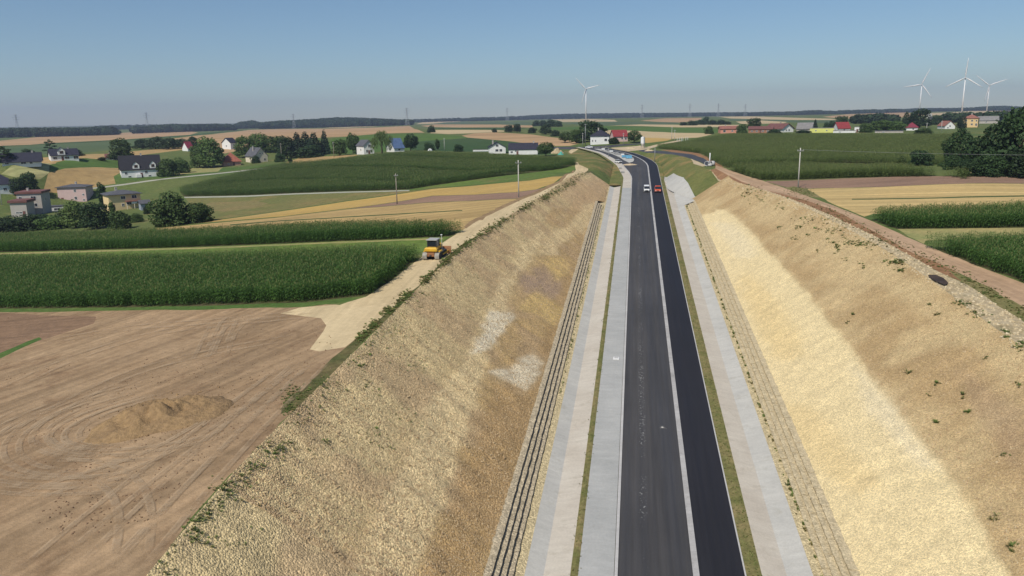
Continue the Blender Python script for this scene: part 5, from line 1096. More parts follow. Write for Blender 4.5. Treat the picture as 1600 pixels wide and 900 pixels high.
    return root, w, hw, hr
r1 = house('white_house', 'white house with long black roof and two gabled wall dormers', 'house', 222, 277, 57, 13, 20, 10, 4, 'white', 'black', 'gx', [(.12, .55, 1.2, 1.2), (.62, .6, 1.3, 1.2), (.92, .55, .9, 1.6), (.2, .15, 1.3, .7), (.7, .15, 1.3, .7)], chim=.55, door=.5, dorm=[(.38, 2.9, 3.4), (.80, 2.7, 3.6)])
bal = MB(); bal.box(-2.4, -.2, -1.7, -.01, .1, 1.5); bal.build('terrace', MT['wall_white'], r1[0])
house('pink_house', 'pink two storey house with a shallow dark roof', 'house', 114, 316, 41, 23, 4, 9, -20, 'pink', 'slate', 'hip', [(.62, .78, 1.0, 1.3), (.62, .28, 1.1, 1.4), (.90, .5, .8, .9), (.9, .14, .9, .8)], [(.5, .7, 1.2, 1.2, 1)], chim=.55, door=.15, ov=.6)
ry = house('yellow_house', 'pale yellow two storey house with dark roof and white balcony', 'house', 197, 327, 46, 23, 6, 9, 12, 'yellow', 'slate', 'hip', [(.45, .8, 1.6, 1.2), (.80, .82, 1.7, 1.3), (.42, .32, .9, 1.0), (.62, .42, 1.9, 1.4)], [], chim=.35, door=.12, ov=.7)
b = MB(); w_, hw_ = ry[1], ry[2]; b.bbox(w_*.18, w_*.5, -1.6, -.01, hw_*.36, hw_*.5, .05); b.build('balcony', MT['wall_white'], ry[0])
b = MB(); b.box(w_*.0, w_*.5, -1.8, -.005, hw_*.515, hw_*.57); b.build('awning', MT['roof_rust'], ry[0])
for x in (.02, .25, .47): MB().tube((w_*x, -1.6, -.2), (w_*x, -1.6, hw_*.355), .12, .12, 8).build('post', MT['wall_cream'], ry[0])
rg = house('grey_house', 'grey two storey flat roofed house at the left edge', 'house', 49, 335, 34, 32, 3.4, 10, -18, 'grey', 'brown', 'flat', [(.68, .8, 1.9, 1.4), (.70, .45, 1.9, 1.4), (.15, .8, 1.2, 1.2)], [(.4, .7, 1.4, 1.2, 1)], chim=.3, ov=.7)
house('garage_annex', 'grey garage annex with dark sloping roof before the grey house', 'garage', 31, 339, 23, 22, 4, 7, -22, 'grey', 'brown', 'flat', [(.5, .3, 2.4, .6)], [], door=.8, ov=.9)
house('navy_roof_house', 'house with navy hipped roof at the far left edge', 'house', 4, 303, 44, 14, 17, 11, 8, 'white', 'navy', 'hip', [(.6, .5, 1.4, 1.2), (.85, .5, 1.2, 1.2)], chim=.4)
house('long_bungalow', 'long low bungalow under a dark navy roof', 'house', 34, 257, 51, 5, 12, 11, -3, 'white', 'navy', 'gx', [(.55, .5, 2.0, 1.1), (.75, .5, 1.2, 1.1), (.12, .5, 1.4, 1.1)], [], chim=.8, ov=.8)
house('dormered_house', 'white house with navy roof and one central gabled dormer', 'house', 102, 250.5, 38, 8, 9, 10, 6, 'white', 'navy', 'gx', [(.15, .5, 1.8, 1.3), (.58, .5, 2.0, 1.3), (.9, .5, 2.2, 1.5)], [], chim=.7, door=.42, dorm=[(.4, 3.2, 3.8)])
house('cottage', 'low white cottage with brown roof and a tall white chimney', 'house', 179, 250, 24, 4.5, 4.5, 7, 0, 'white', 'brown', 'gx', [(.3, .5, 1.0, .8), (.6, .5, 1.0, .8)], [], chim=.25)
house('small_house', 'tiny white house with dark magenta roof left of the tall tree', 'house', 298, 236, 9, 5, 9, 7, 30, 'white', 'magenta', 'gx', [(.3, .5, .9, .9)], [])
house('small_house', 'small white gabled house with navy roof right of the tall tree', 'house', 366, 233, 12, 10, 7, 9, 38, 'white', 'navy', 'gx', [(.5, .6, 1.2, 1.2)], [(.5, .5, 1.0, 1.2, -1)])
house('barn', 'low barn under a broad brick red hipped roof', 'barn', 363, 259, 26, 6, 14, 9, 6, 'salmon', 'brickred', 'hip', [(.3, .5, .8, .7)], door=.6, ov=.7)
house('farmhouse', 'white gabled farmhouse with grey roof on the left slope', 'house', 409, 253.5, 21, 10, 12, 12, 26, 'cream', 'slate', 'gy', [(.42, 1.35, .8, 1.0), (.6, 1.35, .8, 1.0), (.75, .45, 1.3, 1.2)], [(.3, .5, 1.2, 1.2, -1)], chim=.3)
house('outbuilding', 'small pale outbuilding among trees right of the farmhouse', 'shed', 455, 237, 10, 6, 2, 6, -8, 'grey', 'slate', 'gx', [(.5, .5, .8, .7)])
house('modern_house', 'white modern house left of the willow', 'house', 577, 240.5, 17, 13, 8, 11, 22, 'white', 'slate', 'gy', [(.55, .95, 1.6, 1.7), (.3, .35, 1.2, 1.6), (.7, .35, 1.2, 1.6)], [(.4, .5, 1.2, 1.2, -1)], door=.5)
house('blue_roof_house', 'white house with steep blue roof right of the willow', 'house', 624, 237, 17, 6, 14, 11, 24, 'white', 'blue', 'gx', [(.5, .5, 1.4, 1.1)], [(.5, .6, 1.4, 1.4, -1)])
rw = house('gabled_house', 'bright white gable of the house beside the long annex', 'house', 777.5, 240, 25.5, 10, 7, 11, 3, 'white', 'black', 'gy', [(.48, 1.25, 1.5, 1.3), (.70, .5, 1.5, 1.4), (.46, .5, 1.7, 1.3)], [], chim=.25, ov=.5)
house('annex', 'long low white annex with navy roof beside the gabled house', 'annex', 817.5, 241.5, 45, 8, 9, 8, -2, 'white', 'navy', 'gx', [(.1, .5, 1.2, 1.0), (.25, .7, 1.2, .7)], [], chim=.86, door=.3, ov=.3)
house('garden_wall', 'low pale wall left of the gabled white house', 'wall', 752, 236.5, 26, 2, .6, .4, -4, 'white', 'grey', 'flat', ov=.05)
house('roadside_house', 'white house with dark hipped roof by the road bend', 'house', 937, 225, 29, 12, 10, 11, -3, 'white', 'navy', 'hip', [(.12, .42, .7, 1.3), (.28, .42, .7, 1.3), (.82, .52, 1.6, 1.6), (.8, .95, 1.4, .6)], [], chim=.4, ov=.5)
house('red_roof_house', 'pale house with bright red gable roof by the road bend', 'house', 970, 221, 22, 8, 9, 10, 14, 'pink', 'red', 'gx', [(.6, .6, 1.2, 1.2), (.85, .5, 1.3, 1.2)], [(.5, .6, 1.0, 1.2, -1)])
house('brick_barn', 'long red brick barn left of the bushy tree', 'barn', 1141, 208, 30, 6.5, 4, 9, 10, 'coral', 'rust', 'gx', [(.2, .5, 1.6, 1.6), (.6, .5, 1.2, 1.0), (.85, .5, 1.2, 1.0)], chim=.3)
house('brick_barn', 'long dark roofed brick barn right of the bushy tree', 'barn', 1188, 208, 36, 6, 4, 9, -4, 'brick', 'brown', 'gx', [(.15, .5, 1.2, 1.0), (.35, .5, 1.2, 1.0), (.6, .5, 1.2, 1.0), (.8, .5, 1.2, 1.0)], door=.5)
house('brown_roof_house', 'white gabled house with broad brown roof beside the barns', 'house', 1231, 206.5, 21, 6, 7, 17, 40, 'white', 'brown', 'gy', [(.6, .55, 1.3, 1.2), (.35, .55, 1.2, 1.0)], [], chim=.6, ov=.8)
house('grey_barn', 'barn with large grey roof right of the brown roofed house', 'barn', 1256, 205.5, 22, 4, 9, 13, -8, 'grey', 'grey', 'gx', [(.5, .5, 1.2, .8)])
house('lime_building', 'low flat lime yellow building at the far edge of the maize', 'building', 1284, 207.3, 35, 6.5, .8, 8, 0, 'limeyellow', 'grey', 'flat', [(.25, .5, .9, .8), (.7, .5, .9, .8)], ov=.1)
house('red_gable_house', 'red roofed house right of the lime yellow building', 'house', 1319, 205.5, 18, 5, 9, 10, 20, 'white', 'red', 'gx', [(.5, .5, 1.2, 1.0)], [(.5, .6, 1.2, 1.2, -1)])
house('long_shed', 'long low white shed before the red gabled house', 'shed', 1319, 207.6, 32, 3, .8, 5, 0, 'white', 'grey', 'flat', [(.3, .5, 1.4, .5)], ov=.2)
house('white_box_building', 'plain white box building right of the red gabled house', 'building', 1342, 207, 14, 8, .7, 9, -18, 'white', 'grey', 'flat', [], [], door=.3, ov=.1)
house('crimson_roof_house', 'small house with crimson hipped roof among green bushes', 'house', 1425, 204, 16, 4.5, 8, 9, 5, 'white', 'magenta', 'hip', [(.6, .5, 1.2, .9)], ov=.6)
house('low_shed', 'long low grey shed left of the crimson roofed house', 'shed', 1389, 207.5, 40, 2.4, 1, 5, 0, 'grey', 'slate', 'flat', [(.3, .5, 1.4, .5)], ov=.2)
house('gable_cottage', 'white gabled cottage left of the ochre house', 'house', 1484, 201.5, 15, 5, 7, 12, 24, 'white', 'rust', 'gy', [(.5, .9, 1.1, 1.1), (.3, .4, 1.0, 1.0)], ov=.4)
house('ochre_house', 'ochre two storey house with red hipped roof', 'house', 1515.5, 199, 20, 13.5, 6, 9, -6, 'ochre', 'rust', 'hip', [(.2, .75, 1.4, 1.3), (.6, .75, 1.4, 1.3), (.9, .75, 1.0, 1.3), (.2, .35, 1.4, 1.3), (.6, .35, 1.4, 1.3), (.9, .3, 1.2, 2.0)], [], chim=.5, ov=.5)
house('red_roof_wing', 'long rust red roof behind the gabled cottage', 'house', 1496, 190.5, 24, 4, 6, 9, 0, 'grey', 'rust', 'gx', [(.4, .5, 1.2, 1.0)])
house('grey_barn', 'barn with grey roof right of the ochre house', 'barn', 1544, 193, 27, 5, 6, 10, 4, 'grey', 'grey', 'gx', [(.4, .5, 1.4, 1.0)])
house('grey_roof_house', 'low house with pale grey roof left of the gabled cottage', 'house', 1461, 191, 17, 5, 3, 9, 0, 'grey', 'slate', 'gx', [(.5, .5, 1.2, 1.0)])
house('white_gable_house', 'small white gable peeping between dark trees on the right', 'house', 1554, 187.5, 8, 5, 4, 8, 10, 'white', 'slate', 'gy', [(.5, .6, 1.0, 1.0)])
house('white_gable_house', 'small white house behind the large dark village tree', 'house', 1452, 184.5, 7, 5, 4, 8, 0, 'white', 'slate', 'gy', [(.5, .6, 1.0, 1.0)])
house('blue_shed', 'blue grey metal shed right of the yellow house', 'shed', 228, 328, 13, 10, 4, 5, 8, 'bluegrey', 'slate', 'gx', [(.5, .5, .8, .6)])
house('green_house', 'low glass and white lean-to between the grey and pink houses', 'shed', 83, 330, 30, 6, 2, 4, -6, 'white', 'slate', 'flat', [(.25, .5, 2.4, .9), (.7, .5, 2.4, .9)], ov=.15)
house('low_outbuilding', 'low white outbuilding left of the yellow house', 'shed', 165, 327, 13, 3.5, 1.5, 4, 4, 'white', 'slate', 'flat', [(.5, .5, .8, .5)], ov=.15)

# ------------------------------------------------------------------ poles, pylons, turbines
def utility_pole(label, px, yb, yt, mat='concrete_pole', arm=1.5, a_frame=False, lamp=False, name='utility_pole'):
    P = cast([(px, yb)])[0]; s = to_px(P)[2][0]/FPX; h = (yb-yt)*s; root = empty(name, tuple(P), face_cam(P)+.35, label, 'lamp post' if lamp else 'pole')
    r = max(.16, h*.016)
    MB().tube((0, 0, -.5), (0, 0, h), r, r*.62, 9).build('post', MT[mat], root, True)
    if a_frame: MB().tube((h*.34, 0, -.5), (.05, .1, h*.9), r, r*.7, 9).build('stay_post', MT[mat], root, True)
    if lamp:
        MB().tube((0, 0, h-.05), (-1.3, 0, h+.25), .05, .04, 6).build('arm', MT['steel'], root)
        MB().bbox(-1.9, -1.2, -.14, .14, h+.2, h+.32, .03).build('lamp_head', MT['plastic_white'], root)
    else:
        a = MB().box(-arm/2, arm/2, -.06-r, .06-r, h-.75, h-.60).build('crossarm', MT['steel'], root)
        for x in (-arm/2+.1, 0, arm/2-.1): MB().tube((x, -r, h-.6), (x, -r, h-.36), .05, .03, 6).build('insulator', MT['plastic_white'], root)
    return root, P, h
utility_pole('concrete utility pole beside the haul track', 810.5, 308, 251, 'concrete_pole')
utility_pole('thin wooden pole standing in the left stubble', 620.5, 319, 271, 'wood_pole', 1.2)
pr = utility_pole('tall pale utility pole beside the right dirt track', 1247, 293, 232, 'concrete_pole')
utility_pole('A shaped wooden pole below the light green garden tree', 136, 357, 321, 'wood_pole', 1.2, True)
utility_pole('wooden pole at the right end of the white farmhouse', 440.5, 252, 224, 'wood_pole', 1.2)
utility_pole('pale pole in front of the conifer block', 522, 246, 222, 'wood_pole', 1.2)
utility_pole('yellowish post standing behind the maize by the white dome', 694.5, 235, 216, 'concrete_pole', 1.0)
utility_pole('short pale pole left of the white roadside house', 910.5, 228, 208, 'concrete_pole', 1.2)
utility_pole('tall thin pole left of the white roadside house', 914.5, 229, 194, 'steel', 1.6)
utility_pole('pole before the red roofed house by the bend', 974, 226, 208, 'concrete_pole', 1.2)
utility_pole('left pole of the pair behind the far maize corner', 1049.5, 218, 199, 'concrete_pole', 1.2)
utility_pole('right pole of the pair behind the far maize corner', 1054, 220, 203, 'concrete_pole', 1.2)
utility_pole('pole right of the crimson roofed house', 1447.5, 205, 192, 'concrete_pole', 1.2)
utility_pole('pole left of the white gabled cottage', 1470.5, 206, 189, 'concrete_pole', 1.2)
utility_pole('slim lamp post beside the grassy slope at the bend', 1023, 253, 231, 'steel', lamp=True, name='street_lamp')
utility_pole('slim lamp post beside the left branch at the bend', 951, 245, 231, 'steel', lamp=True, name='street_lamp')
utility_pole('lamp post at the left frame edge by the grey house', 3, 321, 284, 'concrete_pole', lamp=True, name='street_lamp')
# overhead wire from the right pole
top = np.array(pr[1])+np.array([0, 0, pr[2]-.4]); far = np.array([165, 150, ground(165, 150)+9.5]); w = MB(); prev = None
for t in np.linspace(0, 1, 25):
    q = top*(1-t)+far*t - np.array([0, 0, 1.6*4*t*(1-t)])
    if prev is not None: w.tube(prev, q, .025, .025, 4, False)
    prev = q
tag(w.build('overhead_wire', MT['steel']), 'thin overhead wire running right from the pale utility pole', 'wire')
tag(MB().tube(far-np.array([0, 0, 10.5]), far+np.array([0, 0, .4]), .18, .12, 9).build('utility_pole', MT['concrete_pole'], None, True), 'utility pole outside the right frame edge carrying the wire', 'pole')

def turbine(label, px, yhub, yb, D, base_ang, blade_px, yaw=0.0):
    B = at_range(px, yb, D); z = float(ground(B[0], B[1])); hub = at_range(px, yhub, D); h = hub[2]-z; R = blade_px/FPX*D
    root = empty('wind_turbine', (B[0], B[1], z), face_cam(B)+yaw, label, 'wind turbine')
    r = h*.024; MB().tube((0, 0, -3), (0, 0, h-r*.8), r, r*.55, 14).build('tower', MT['white_paint'], root, True)
    MB().bbox(-r*.8, r*.8, -r*1.2, r*3.2, h-r*.8, h+r*.8, r*.25).build('nacelle', MT['white_paint'], root)
    hb = MB().tube((0, -r*2.6, h), (0, -r*1.19, h), r*.35, r*.8, 12).build('hub', MT['white_paint'], root, True)
    for k in range(3):
        a = math.radians(base_ang+120*k); d = Vector((math.cos(a), 0, math.sin(a))); s = Vector((-d.z, 0, d.x)); c = Vector((0, -r*1.8, h)); v, f = [], []
        for t, wd, th in ((.01, .018, .016), (.08, .022, .016), (.2, .050, .012), (.5, .036, .008), (.8, .024, .005), (1.0, .008, .003)):
            q = c+d*R*t; W = s*R*wd; Tn = Vector((0, R*th, 0)); v += [q-W*.6, q+Tn*.5, q+W, q-Tn*.5]
        for i in range(5):
            for j in range(4): f.append((i*4+j, i*4+(j+1) % 4, i*4+4+(j+1) % 4, i*4+4+j))
        f += [(3, 2, 1, 0), (20, 21, 22, 23)]
        mesh_obj('blade', v, f, MT['white_paint'], root, True)
turbine('white wind turbine alone above the central road', 915.5, 139, 186, 2600, 13, 23, -.25)
turbine('left wind turbine of the three on the right', 1436.5, 132, 174, 2750, 67, 22.5, -.1)
turbine('tallest middle wind turbine of the three on the right', 1503, 121.5, 174, 2300, 87, 25, 0)
turbine('right wind turbine of the three on the right', 1542, 133.5, 171, 3100, 20, 21, -.1)
turbine('tiny far wind turbine left of the pair above the left wood', 292.5, 189, 199, 6600, 40, 5.5)
turbine('tiny far wind turbine just right of the left pylon', 245, 187.5, 200, 6600, 30, 6)
turbine('tiny far wind turbine second right of the left pylon', 262, 189, 200, 6600, 75, 6)
def pylon(label, px, yt, yb, D):
    B = at_range(px, yb, D); z = float(ground(B[0], B[1])); h = at_range(px, yt, D)[2]-z; root = empty('power_pylon', (B[0], B[1], z), face_cam(B)+.5, label, 'pylon')
    m = MB(); w0, w1 = h*.11, h*.022; t = h*.0045
    lv = [0, .2, .38, .54, .68, .8, .9, 1.0]
    C = lambda f, i: Vector(((w0+(w1-w0)*min(f/.7, 1))*(1, 1, -1, -1)[i], (w0+(w1-w0)*min(f/.7, 1))*(1, -1, -1, 1)[i], f*h - (2 if f == 0 else 0)))
    for a, b in zip(lv[:-1], lv[1:]):
        for i in range(4): m.tube(C(a, i), C(b, i), t, t, 4, False); m.tube(C(a, i), C(b, (i+1) % 4), t*.6, t*.6, 4, False); m.tube(C(b, i), C(a, (i+1) % 4), t*.6, t*.6, 4, False)
    m.build('lattice_tower', MT['pylon_steel'], root)
    for f, l in ((.72, .17), (.84, .22), (.96, .13)):
        a = MB(); a.tube((-h*l, 0, h*f), (h*l, 0, h*f), t, t, 4); a.tube((-h*l, 0, h*f), (0, 0, h*(f+.05)), t*.6, t*.6, 4); a.tube((h*l, 0, h*f), (0, 0, h*(f+.05)), t*.6, t*.6, 4); a.build('crossarm', MT['steel'], root)
for lab, px, yt, yb, D in (('faint lattice pylon at the far left', 28, 179, 205, 2900), ('faint lattice pylon left of the tiny turbines', 231, 176, 203, 2900), ('faint lattice pylon before the long wooded ridge', 459.5, 178, 200, 2300), ('lattice pylon at the right end of the wooded ridge', 636.5, 169, 197, 2300),
                           ('faint lattice pylon left of the central turbine', 792.5, 169, 189, 3000), ('faint lattice pylon right of the central turbine', 1003, 164, 186, 3000), ('faint lattice pylon above the bend, second from the central turbine', 1077.5, 162, 184, 3200), ('faint lattice pylon above the dark copse', 1122, 162, 183, 3200), ('faint lattice pylon above the brick barns', 1164, 163, 182.5, 3200)):
    pylon(lab, px, yt, yb, D)

# ------------------------------------------------------------------ vehicles
def wheel(root, x, y, r, w, name='wheel'):
    o = MB().tube((x-w/2, y, r), (x+w/2, y, r), r, r, 14).build(name, MT['rubber'], root); MB().tube((x-w/2-.012, y, r), (x+w/2+.012, y, r), r*.58, r*.58, 10).build('rim', MT['steel'], o)
def car(name, label, cat, P, rz, prof, glassprof, W, L, paint, wr=.33, boxed=None):
    """faces local -y; prof/glassprof are side outlines (y, z)"""
    root = empty(name, tuple(P), rz, label, cat)
    b = MB(); b.prism(prof, -W/2, W/2); body = b.build('body', MT[paint], root)
    md = body.modifiers.new('edge', 'BEVEL'); md.width = .09; md.segments = 2; md.limit_method = 'ANGLE'
    g = MB(); g.prism(glassprof, -W/2+.09, W/2-.09); cab = g.build('cabin_glass', MT['glass'], root)
    ys = [p[0] for p in glassprof]; zt = max(p[1] for p in glassprof); yt = [p[0] for p in glassprof if p[1] > zt-.06]
    MB().bbox(-W/2+.1, W/2-.1, min(yt)-.06, max(yt)+.06, zt-.02, zt+.07, .03).build('roof', MT[paint], root)
    for sx in (-1, 1):
        for yy in (-L/2+.85, L/2-.85): wheel(root, sx*(W/2-.1), yy, wr, .22)
        MB().bbox(sx*(W/2-.33)-.17, sx*(W/2-.33)+.17, -L/2-.03, -L/2+.06, .62, .80, .02).build('headlight', MT['clear_lens'], root)
        MB().bbox(sx*(W/2+.11)-.09, sx*(W/2+.11)+.09, -L*.16-.05, -L*.16+.07, 1.02, 1.2, .02).build('mirror', MT['dark_metal'], root)
    MB().bbox(-W/2+.12, W/2-.12, -L/2-.05, -L/2+.05, .3, .52, .02).build('bumper', MT['dark_metal'], root)
    MB().bbox(-.42, .42, -L/2-.03, -L/2+.05, .60, .78, .02).build('grille', MT['dark_metal'], root)
    return root
def up_road(P): return None
Pv = cast([(1010.3, 299)])[0]; Pv[2] = float(zr(Pv[1]))+.03
vanp = [(-2.4, .28), (2.4, .28), (2.4, 1.0), (2.4, 1.08), (-1.45, 1.08), (-2.3, .92)]
v = car('white_van', 'white van driving towards the camera on the grey lane', 'van', Pv, 0, vanp, [(-1.5, 1.07), (-.75, 1.86), (2.36, 1.9), (2.38, 1.07)], 1.9, 4.8, 'white_paint')
v.rotation_euler = (math.atan(GRADE), 0, 0); v.scale = (.92, .92, .92)
b = MB(); b.bbox(-.9, .9, -.1, 2.38, 1.075, 1.9, .06); b.build('cargo_body', MT['white_paint'], v)
Po = cast([(1027.6, 299.5)])[0]; Po[2] = float(zr(Po[1]))+.03
trp = [(-2.7, .32), (2.7, .32), (2.7, 1.02), (-.6, 1.1), (-1.75, 1.15), (-2.6, 1.0)]
v = car('orange_truck', 'orange crew cab truck on the black lane', 'truck', Po, 0, trp, [(-1.8, 1.13), (-1.15, 1.95), (.55, 1.98), (.65, 1.05)], 2.1, 5.4, 'orange_paint', .4)
v.rotation_euler = (math.atan(GRADE), 0, 0); v.scale = (.92, .92, .92)
b = MB(); b.box(-1.0, 1.0, .8, 2.66, 1.03, 1.12); b.box(-1.0, -.95, .8, 2.66, 1.122, 1.55); b.box(.95, 1.0, .8, 2.66, 1.122, 1.55); b.box(-.949, .949, 2.61, 2.66, 1.122, 1.55); b.build('load_bed', MT['orange_paint'], v)
MB().bbox(-.5, .5, -.6, -.3, 2.045, 2.16, .03).build('beacon', MT['orange_paint'], v)
carp = [(-2.1, .25), (2.1, .25), (2.15, .85), (1.3, .95), (-1.0, .95), (-2.05, .8)]; carg = [(-1.1, .94), (-.4, 1.45), (1.0, 1.47), (1.75, .92)]
Pc = cast([(966, 255)])[0]; Pc[2] = float(zr(Pc[1]))+.06
car('parked_car', 'white car parked on the pavement bed at the bend', 'car', Pc, .5, carp, carg, 1.75, 4.3, 'white_paint')
Pc = cast([(921, 231.5)])[0]
car('parked_car', 'white car on the street before the roadside house', 'car', Pc, 1.3, carp, carg, 1.75, 4.3, 'white_paint')

def dozer():
    A, B = cast([(680, 404), (735, 367)]); P = cast([(680, 402)])[0]; d = B-A; rz = math.atan2(-d[0], d[1])  # local +y looks up the track
    root = empty('bulldozer', tuple(P), rz, 'yellow crawler bulldozer on the sandy haul track', 'bulldozer')
    for sx in (-1, 1):                                         # tracks: belt, shoes, frame
        x0, x1 = sx*.84-.27, sx*.84+.27; pr_ = []
        for i in range(20):
            a = 2*math.pi*i/20; r = .46 if math.cos(a) < 0 else .42
            pr_.append(((1.25 if math.cos(a) > 0 else -1.35)+r*math.cos(a), .46+r*math.sin(a)))
        tr = MB().prism(pr_, x0, x1).build('track', MT['track_dark'], root)
        sh = MB(); pts = []
        for p, q in zip(pr_, pr_[1:]+pr_[:1]):
            n = max(1, int(math.hypot(q[0]-p[0], q[1]-p[1])/.17))
            for k in range(n): pts.append(((p[0]+(q[0]-p[0])*(k+.5)/n, p[1]+(q[1]-p[1])*(k+.5)/n), (q[0]-p[0], q[1]-p[1])))
        for (c, t) in pts:
            l = math.hypot(*t); t = (t[0]/l, t[1]/l); nn = (t[1], -t[0])
            if nn[0]*(c[0])+nn[1]*(c[1]-.46) < 0: nn = (-nn[0], -nn[1])
            v = []
            for xx in (x0-.03, x1+.03):
                for a, b in ((-.07, .004), (.07, .004), (.07, .03), (.02, .03), (.02, .075), (-.02, .075), (-.02, .03), (-.07, .03)): v.append((xx, c[0]+t[0]*a+nn[0]*b, c[1]+t[1]*a+nn[1]*b))
            sh.add(v, [tuple(range(8)), tuple(range(15, 7, -1))]+[(i, 8+i, 8+(i+1) % 8, (i+1) % 8) for i in range(8)])
        sh.build('track_shoes', MT['track_steel'], tr)
        for y in (-1.35, 1.25): MB().tube((x0-.01, y, .46), (x1+.01, y, .46), .30, .30, 14).build('sprocket' if y < 0 else 'idler', MT['track_dark'], tr)
        MB().bbox(sx*.84-.3, sx*.84+.3, -1.35, -.1, .96, 1.12, .05).build('fender', MT['yellow_paint'], root)
        MB().box(sx*1.16-.07, sx*1.16+.07, -.2, 2.2, .42, .60).build('push_arm', MT['yellow_paint'], root)
    MB().bbox(-.56, .56, -1.5, 1.7, .38, 1.1, .06).build('hull', MT['brown_steel'], root)
    MB().bbox(-.46, .46, .25, 1.95, 1.0, 1.62, .1).build('engine_hood', MT['yellow_paint'], root)
    MB().bbox(-.86, .86, -1.75, -1.12, 1.02, 1.62, .16).build('fuel_tank', MT['yellow_paint'], root)
    MB().bbox(-.5, .5, -1.78, -1.45, .45, .95, .05).build('rear_guard', MT['brown_steel'], root)
    MB().bbox(-.12, .12, -2.0, -1.7, .5, .68, .03).build('drawbar', MT['dark_metal'], root)
    cab = MB(); cab.bbox(-.62, .62, -1.1, .25, 1.1, 1.6, .05); cb = cab.build('cab', MT['yellow_paint'], root)
    MB().bbox(-.58, .58, -1.06, .2, 1.6, 2.45, .04).build('cab_glass', MT['glass'], cb)
    for x in (-.6, .6):
        for y in (-1.08, .22): MB().box(x-.045, x+.045, y-.045, y+.045, 1.58, 2.46).build('cab_pillar', MT['dark_metal'], cb)
    MB().bbox(-.72, .72, -1.22, .34, 2.45, 2.6, .05).build('cab_roof', MT['pallet_grey'], cb)
    MB().tube((.30, .9, 1.6), (.30, .9, 2.35), .06, .05, 8).build('exhaust', MT['dark_metal'], root)
    MB().tube((.95, .2, 1.1), (.95, .2, 2.95), .035, .03, 8).build('antenna_mast', MT['plastic_white'], root)
    MB().bbox(.84, 1.06, .1, .3, 2.95, 3.08, .03).build('antenna', MT['plastic_white'], root)
    bl = [(2.3, .05), (2.22, .3), (2.2, .6), (2.26, .9), (2.36, 1.1), (2.42, 1.08), (2.32, .85), (2.28, .6), (2.3, .32), (2.38, .03)]
    MB().prism(bl, -1.55, 1.55).build('blade', MT['brown_steel'], root)
    for sx in (-1, 1): MB().tube((sx*.4, 1.7, 1.15), (sx*.7, 2.24, .6), .06, .05, 8).build('hydraulic_ram', MT['steel'], root)
    for o in root.children: pass
    s = to_px(P)[2][0]/FPX*27/2.3; root.scale = (s, s, s)
    root.rotation_euler = (math.atan2(d[2], math.hypot(d[0], d[1])), 0, rz)
dozer()

# ------------------------------------------------------------------ building site by the bend
isl = [(-2.2, 334), (-.6, 338), (-.2, 346), (-.6, 356), (-3.6, 368), (-7.6, 384), (-12.6, 402), (-19.5, 429), (-22, 430), (-15.5, 402), (-10.6, 380), (-6.8, 360), (-4.8, 346)]
v = [(x, y, float(zr(y))-.1) for x, y in isl]+[(x, y, float(zr(y))+.17) for x, y in isl]; n = len(isl)
tag(mesh_obj('traffic_island', v, [tuple(range(n, 2*n))]+[(i, (i+1) % n, n+(i+1) % n, n+i) for i in range(n)], MT['concrete_grey']), 'raised grey traffic island splitting the road at the bend', kind='structure')
def pallet(name, label, x, y, w, d, h, mat, rz, z):
    root = empty(name, (x, y, z), rz, label, 'pallet')
    p = MB()
    for k in range(3): p.box(-w/2, w/2, -d/2+k*(d-.1)/2, -d/2+k*(d-.1)/2+.1, 0, .1)
    for k in range(5): p.box(-w/2+k*(w-.16)/4, -w/2+k*(w-.16)/4+.16, -d/2, d/2, .102, .13)
    p.build('wooden_base', MT['wood_pole'], root)
    L = MB(); nl = max(2, int(h/.25))
    for k in range(nl): L.bbox(-w/2+.03+.02*(k % 2), w/2-.03-.02*(k % 2), -d/2+.03, d/2-.03, .132+k*h/nl, .132+(k+1)*h/nl-.004, .03)
    L.build('wrapped_load', MT[mat], root)
zi = lambda y: float(zr(y))+.17
pallet('paving_pallet', 'larger blue wrapped pallet at the near end of the traffic island', -2.6, 352, 2.6, 2.0, 1.3, 'plastic_blue', .2, zi(352))
pallet('paving_pallet', 'smaller blue wrapped pallet beside the larger one', -4.6, 357, 2.0, 1.6, 1.0, 'plastic_blue', .5, zi(357))
pallet('paving_pallet', 'white wrapped pallet nearest behind the blue pallets', -5.6, 367, 1.6, 1.4, .9, 'plastic_white', .1, zi(367))
pallet('paving_pallet', 'grey stone pallet in the middle of the traffic island', -8.6, 378, 1.6, 1.4, .8, 'pallet_grey', .4, zi(378))
pallet('paving_pallet', 'white wrapped pallet in the middle of the traffic island', -11.6, 391, 1.6, 1.4, 1.0, 'plastic_white', .3, zi(391))
pallet('paving_pallet', 'white wrapped pallet at the far end of the traffic island', -16.4, 412, 1.6, 1.4, 1.0, 'plastic_white', .3, zi(412))
pallet('kerb_pallet', 'kerbstone pallet lying on the bright pavement bed', -4.4, 300, 1.2, 1.0, .5, 'pallet_grey', .3, float(zr(300))+.05)
pallet('kerb_pallet', 'second kerbstone pallet farther along the pavement bed', -5.6, 313, 1.2, 1.0, .5, 'pallet_grey', .1, float(zr(313))+.05)
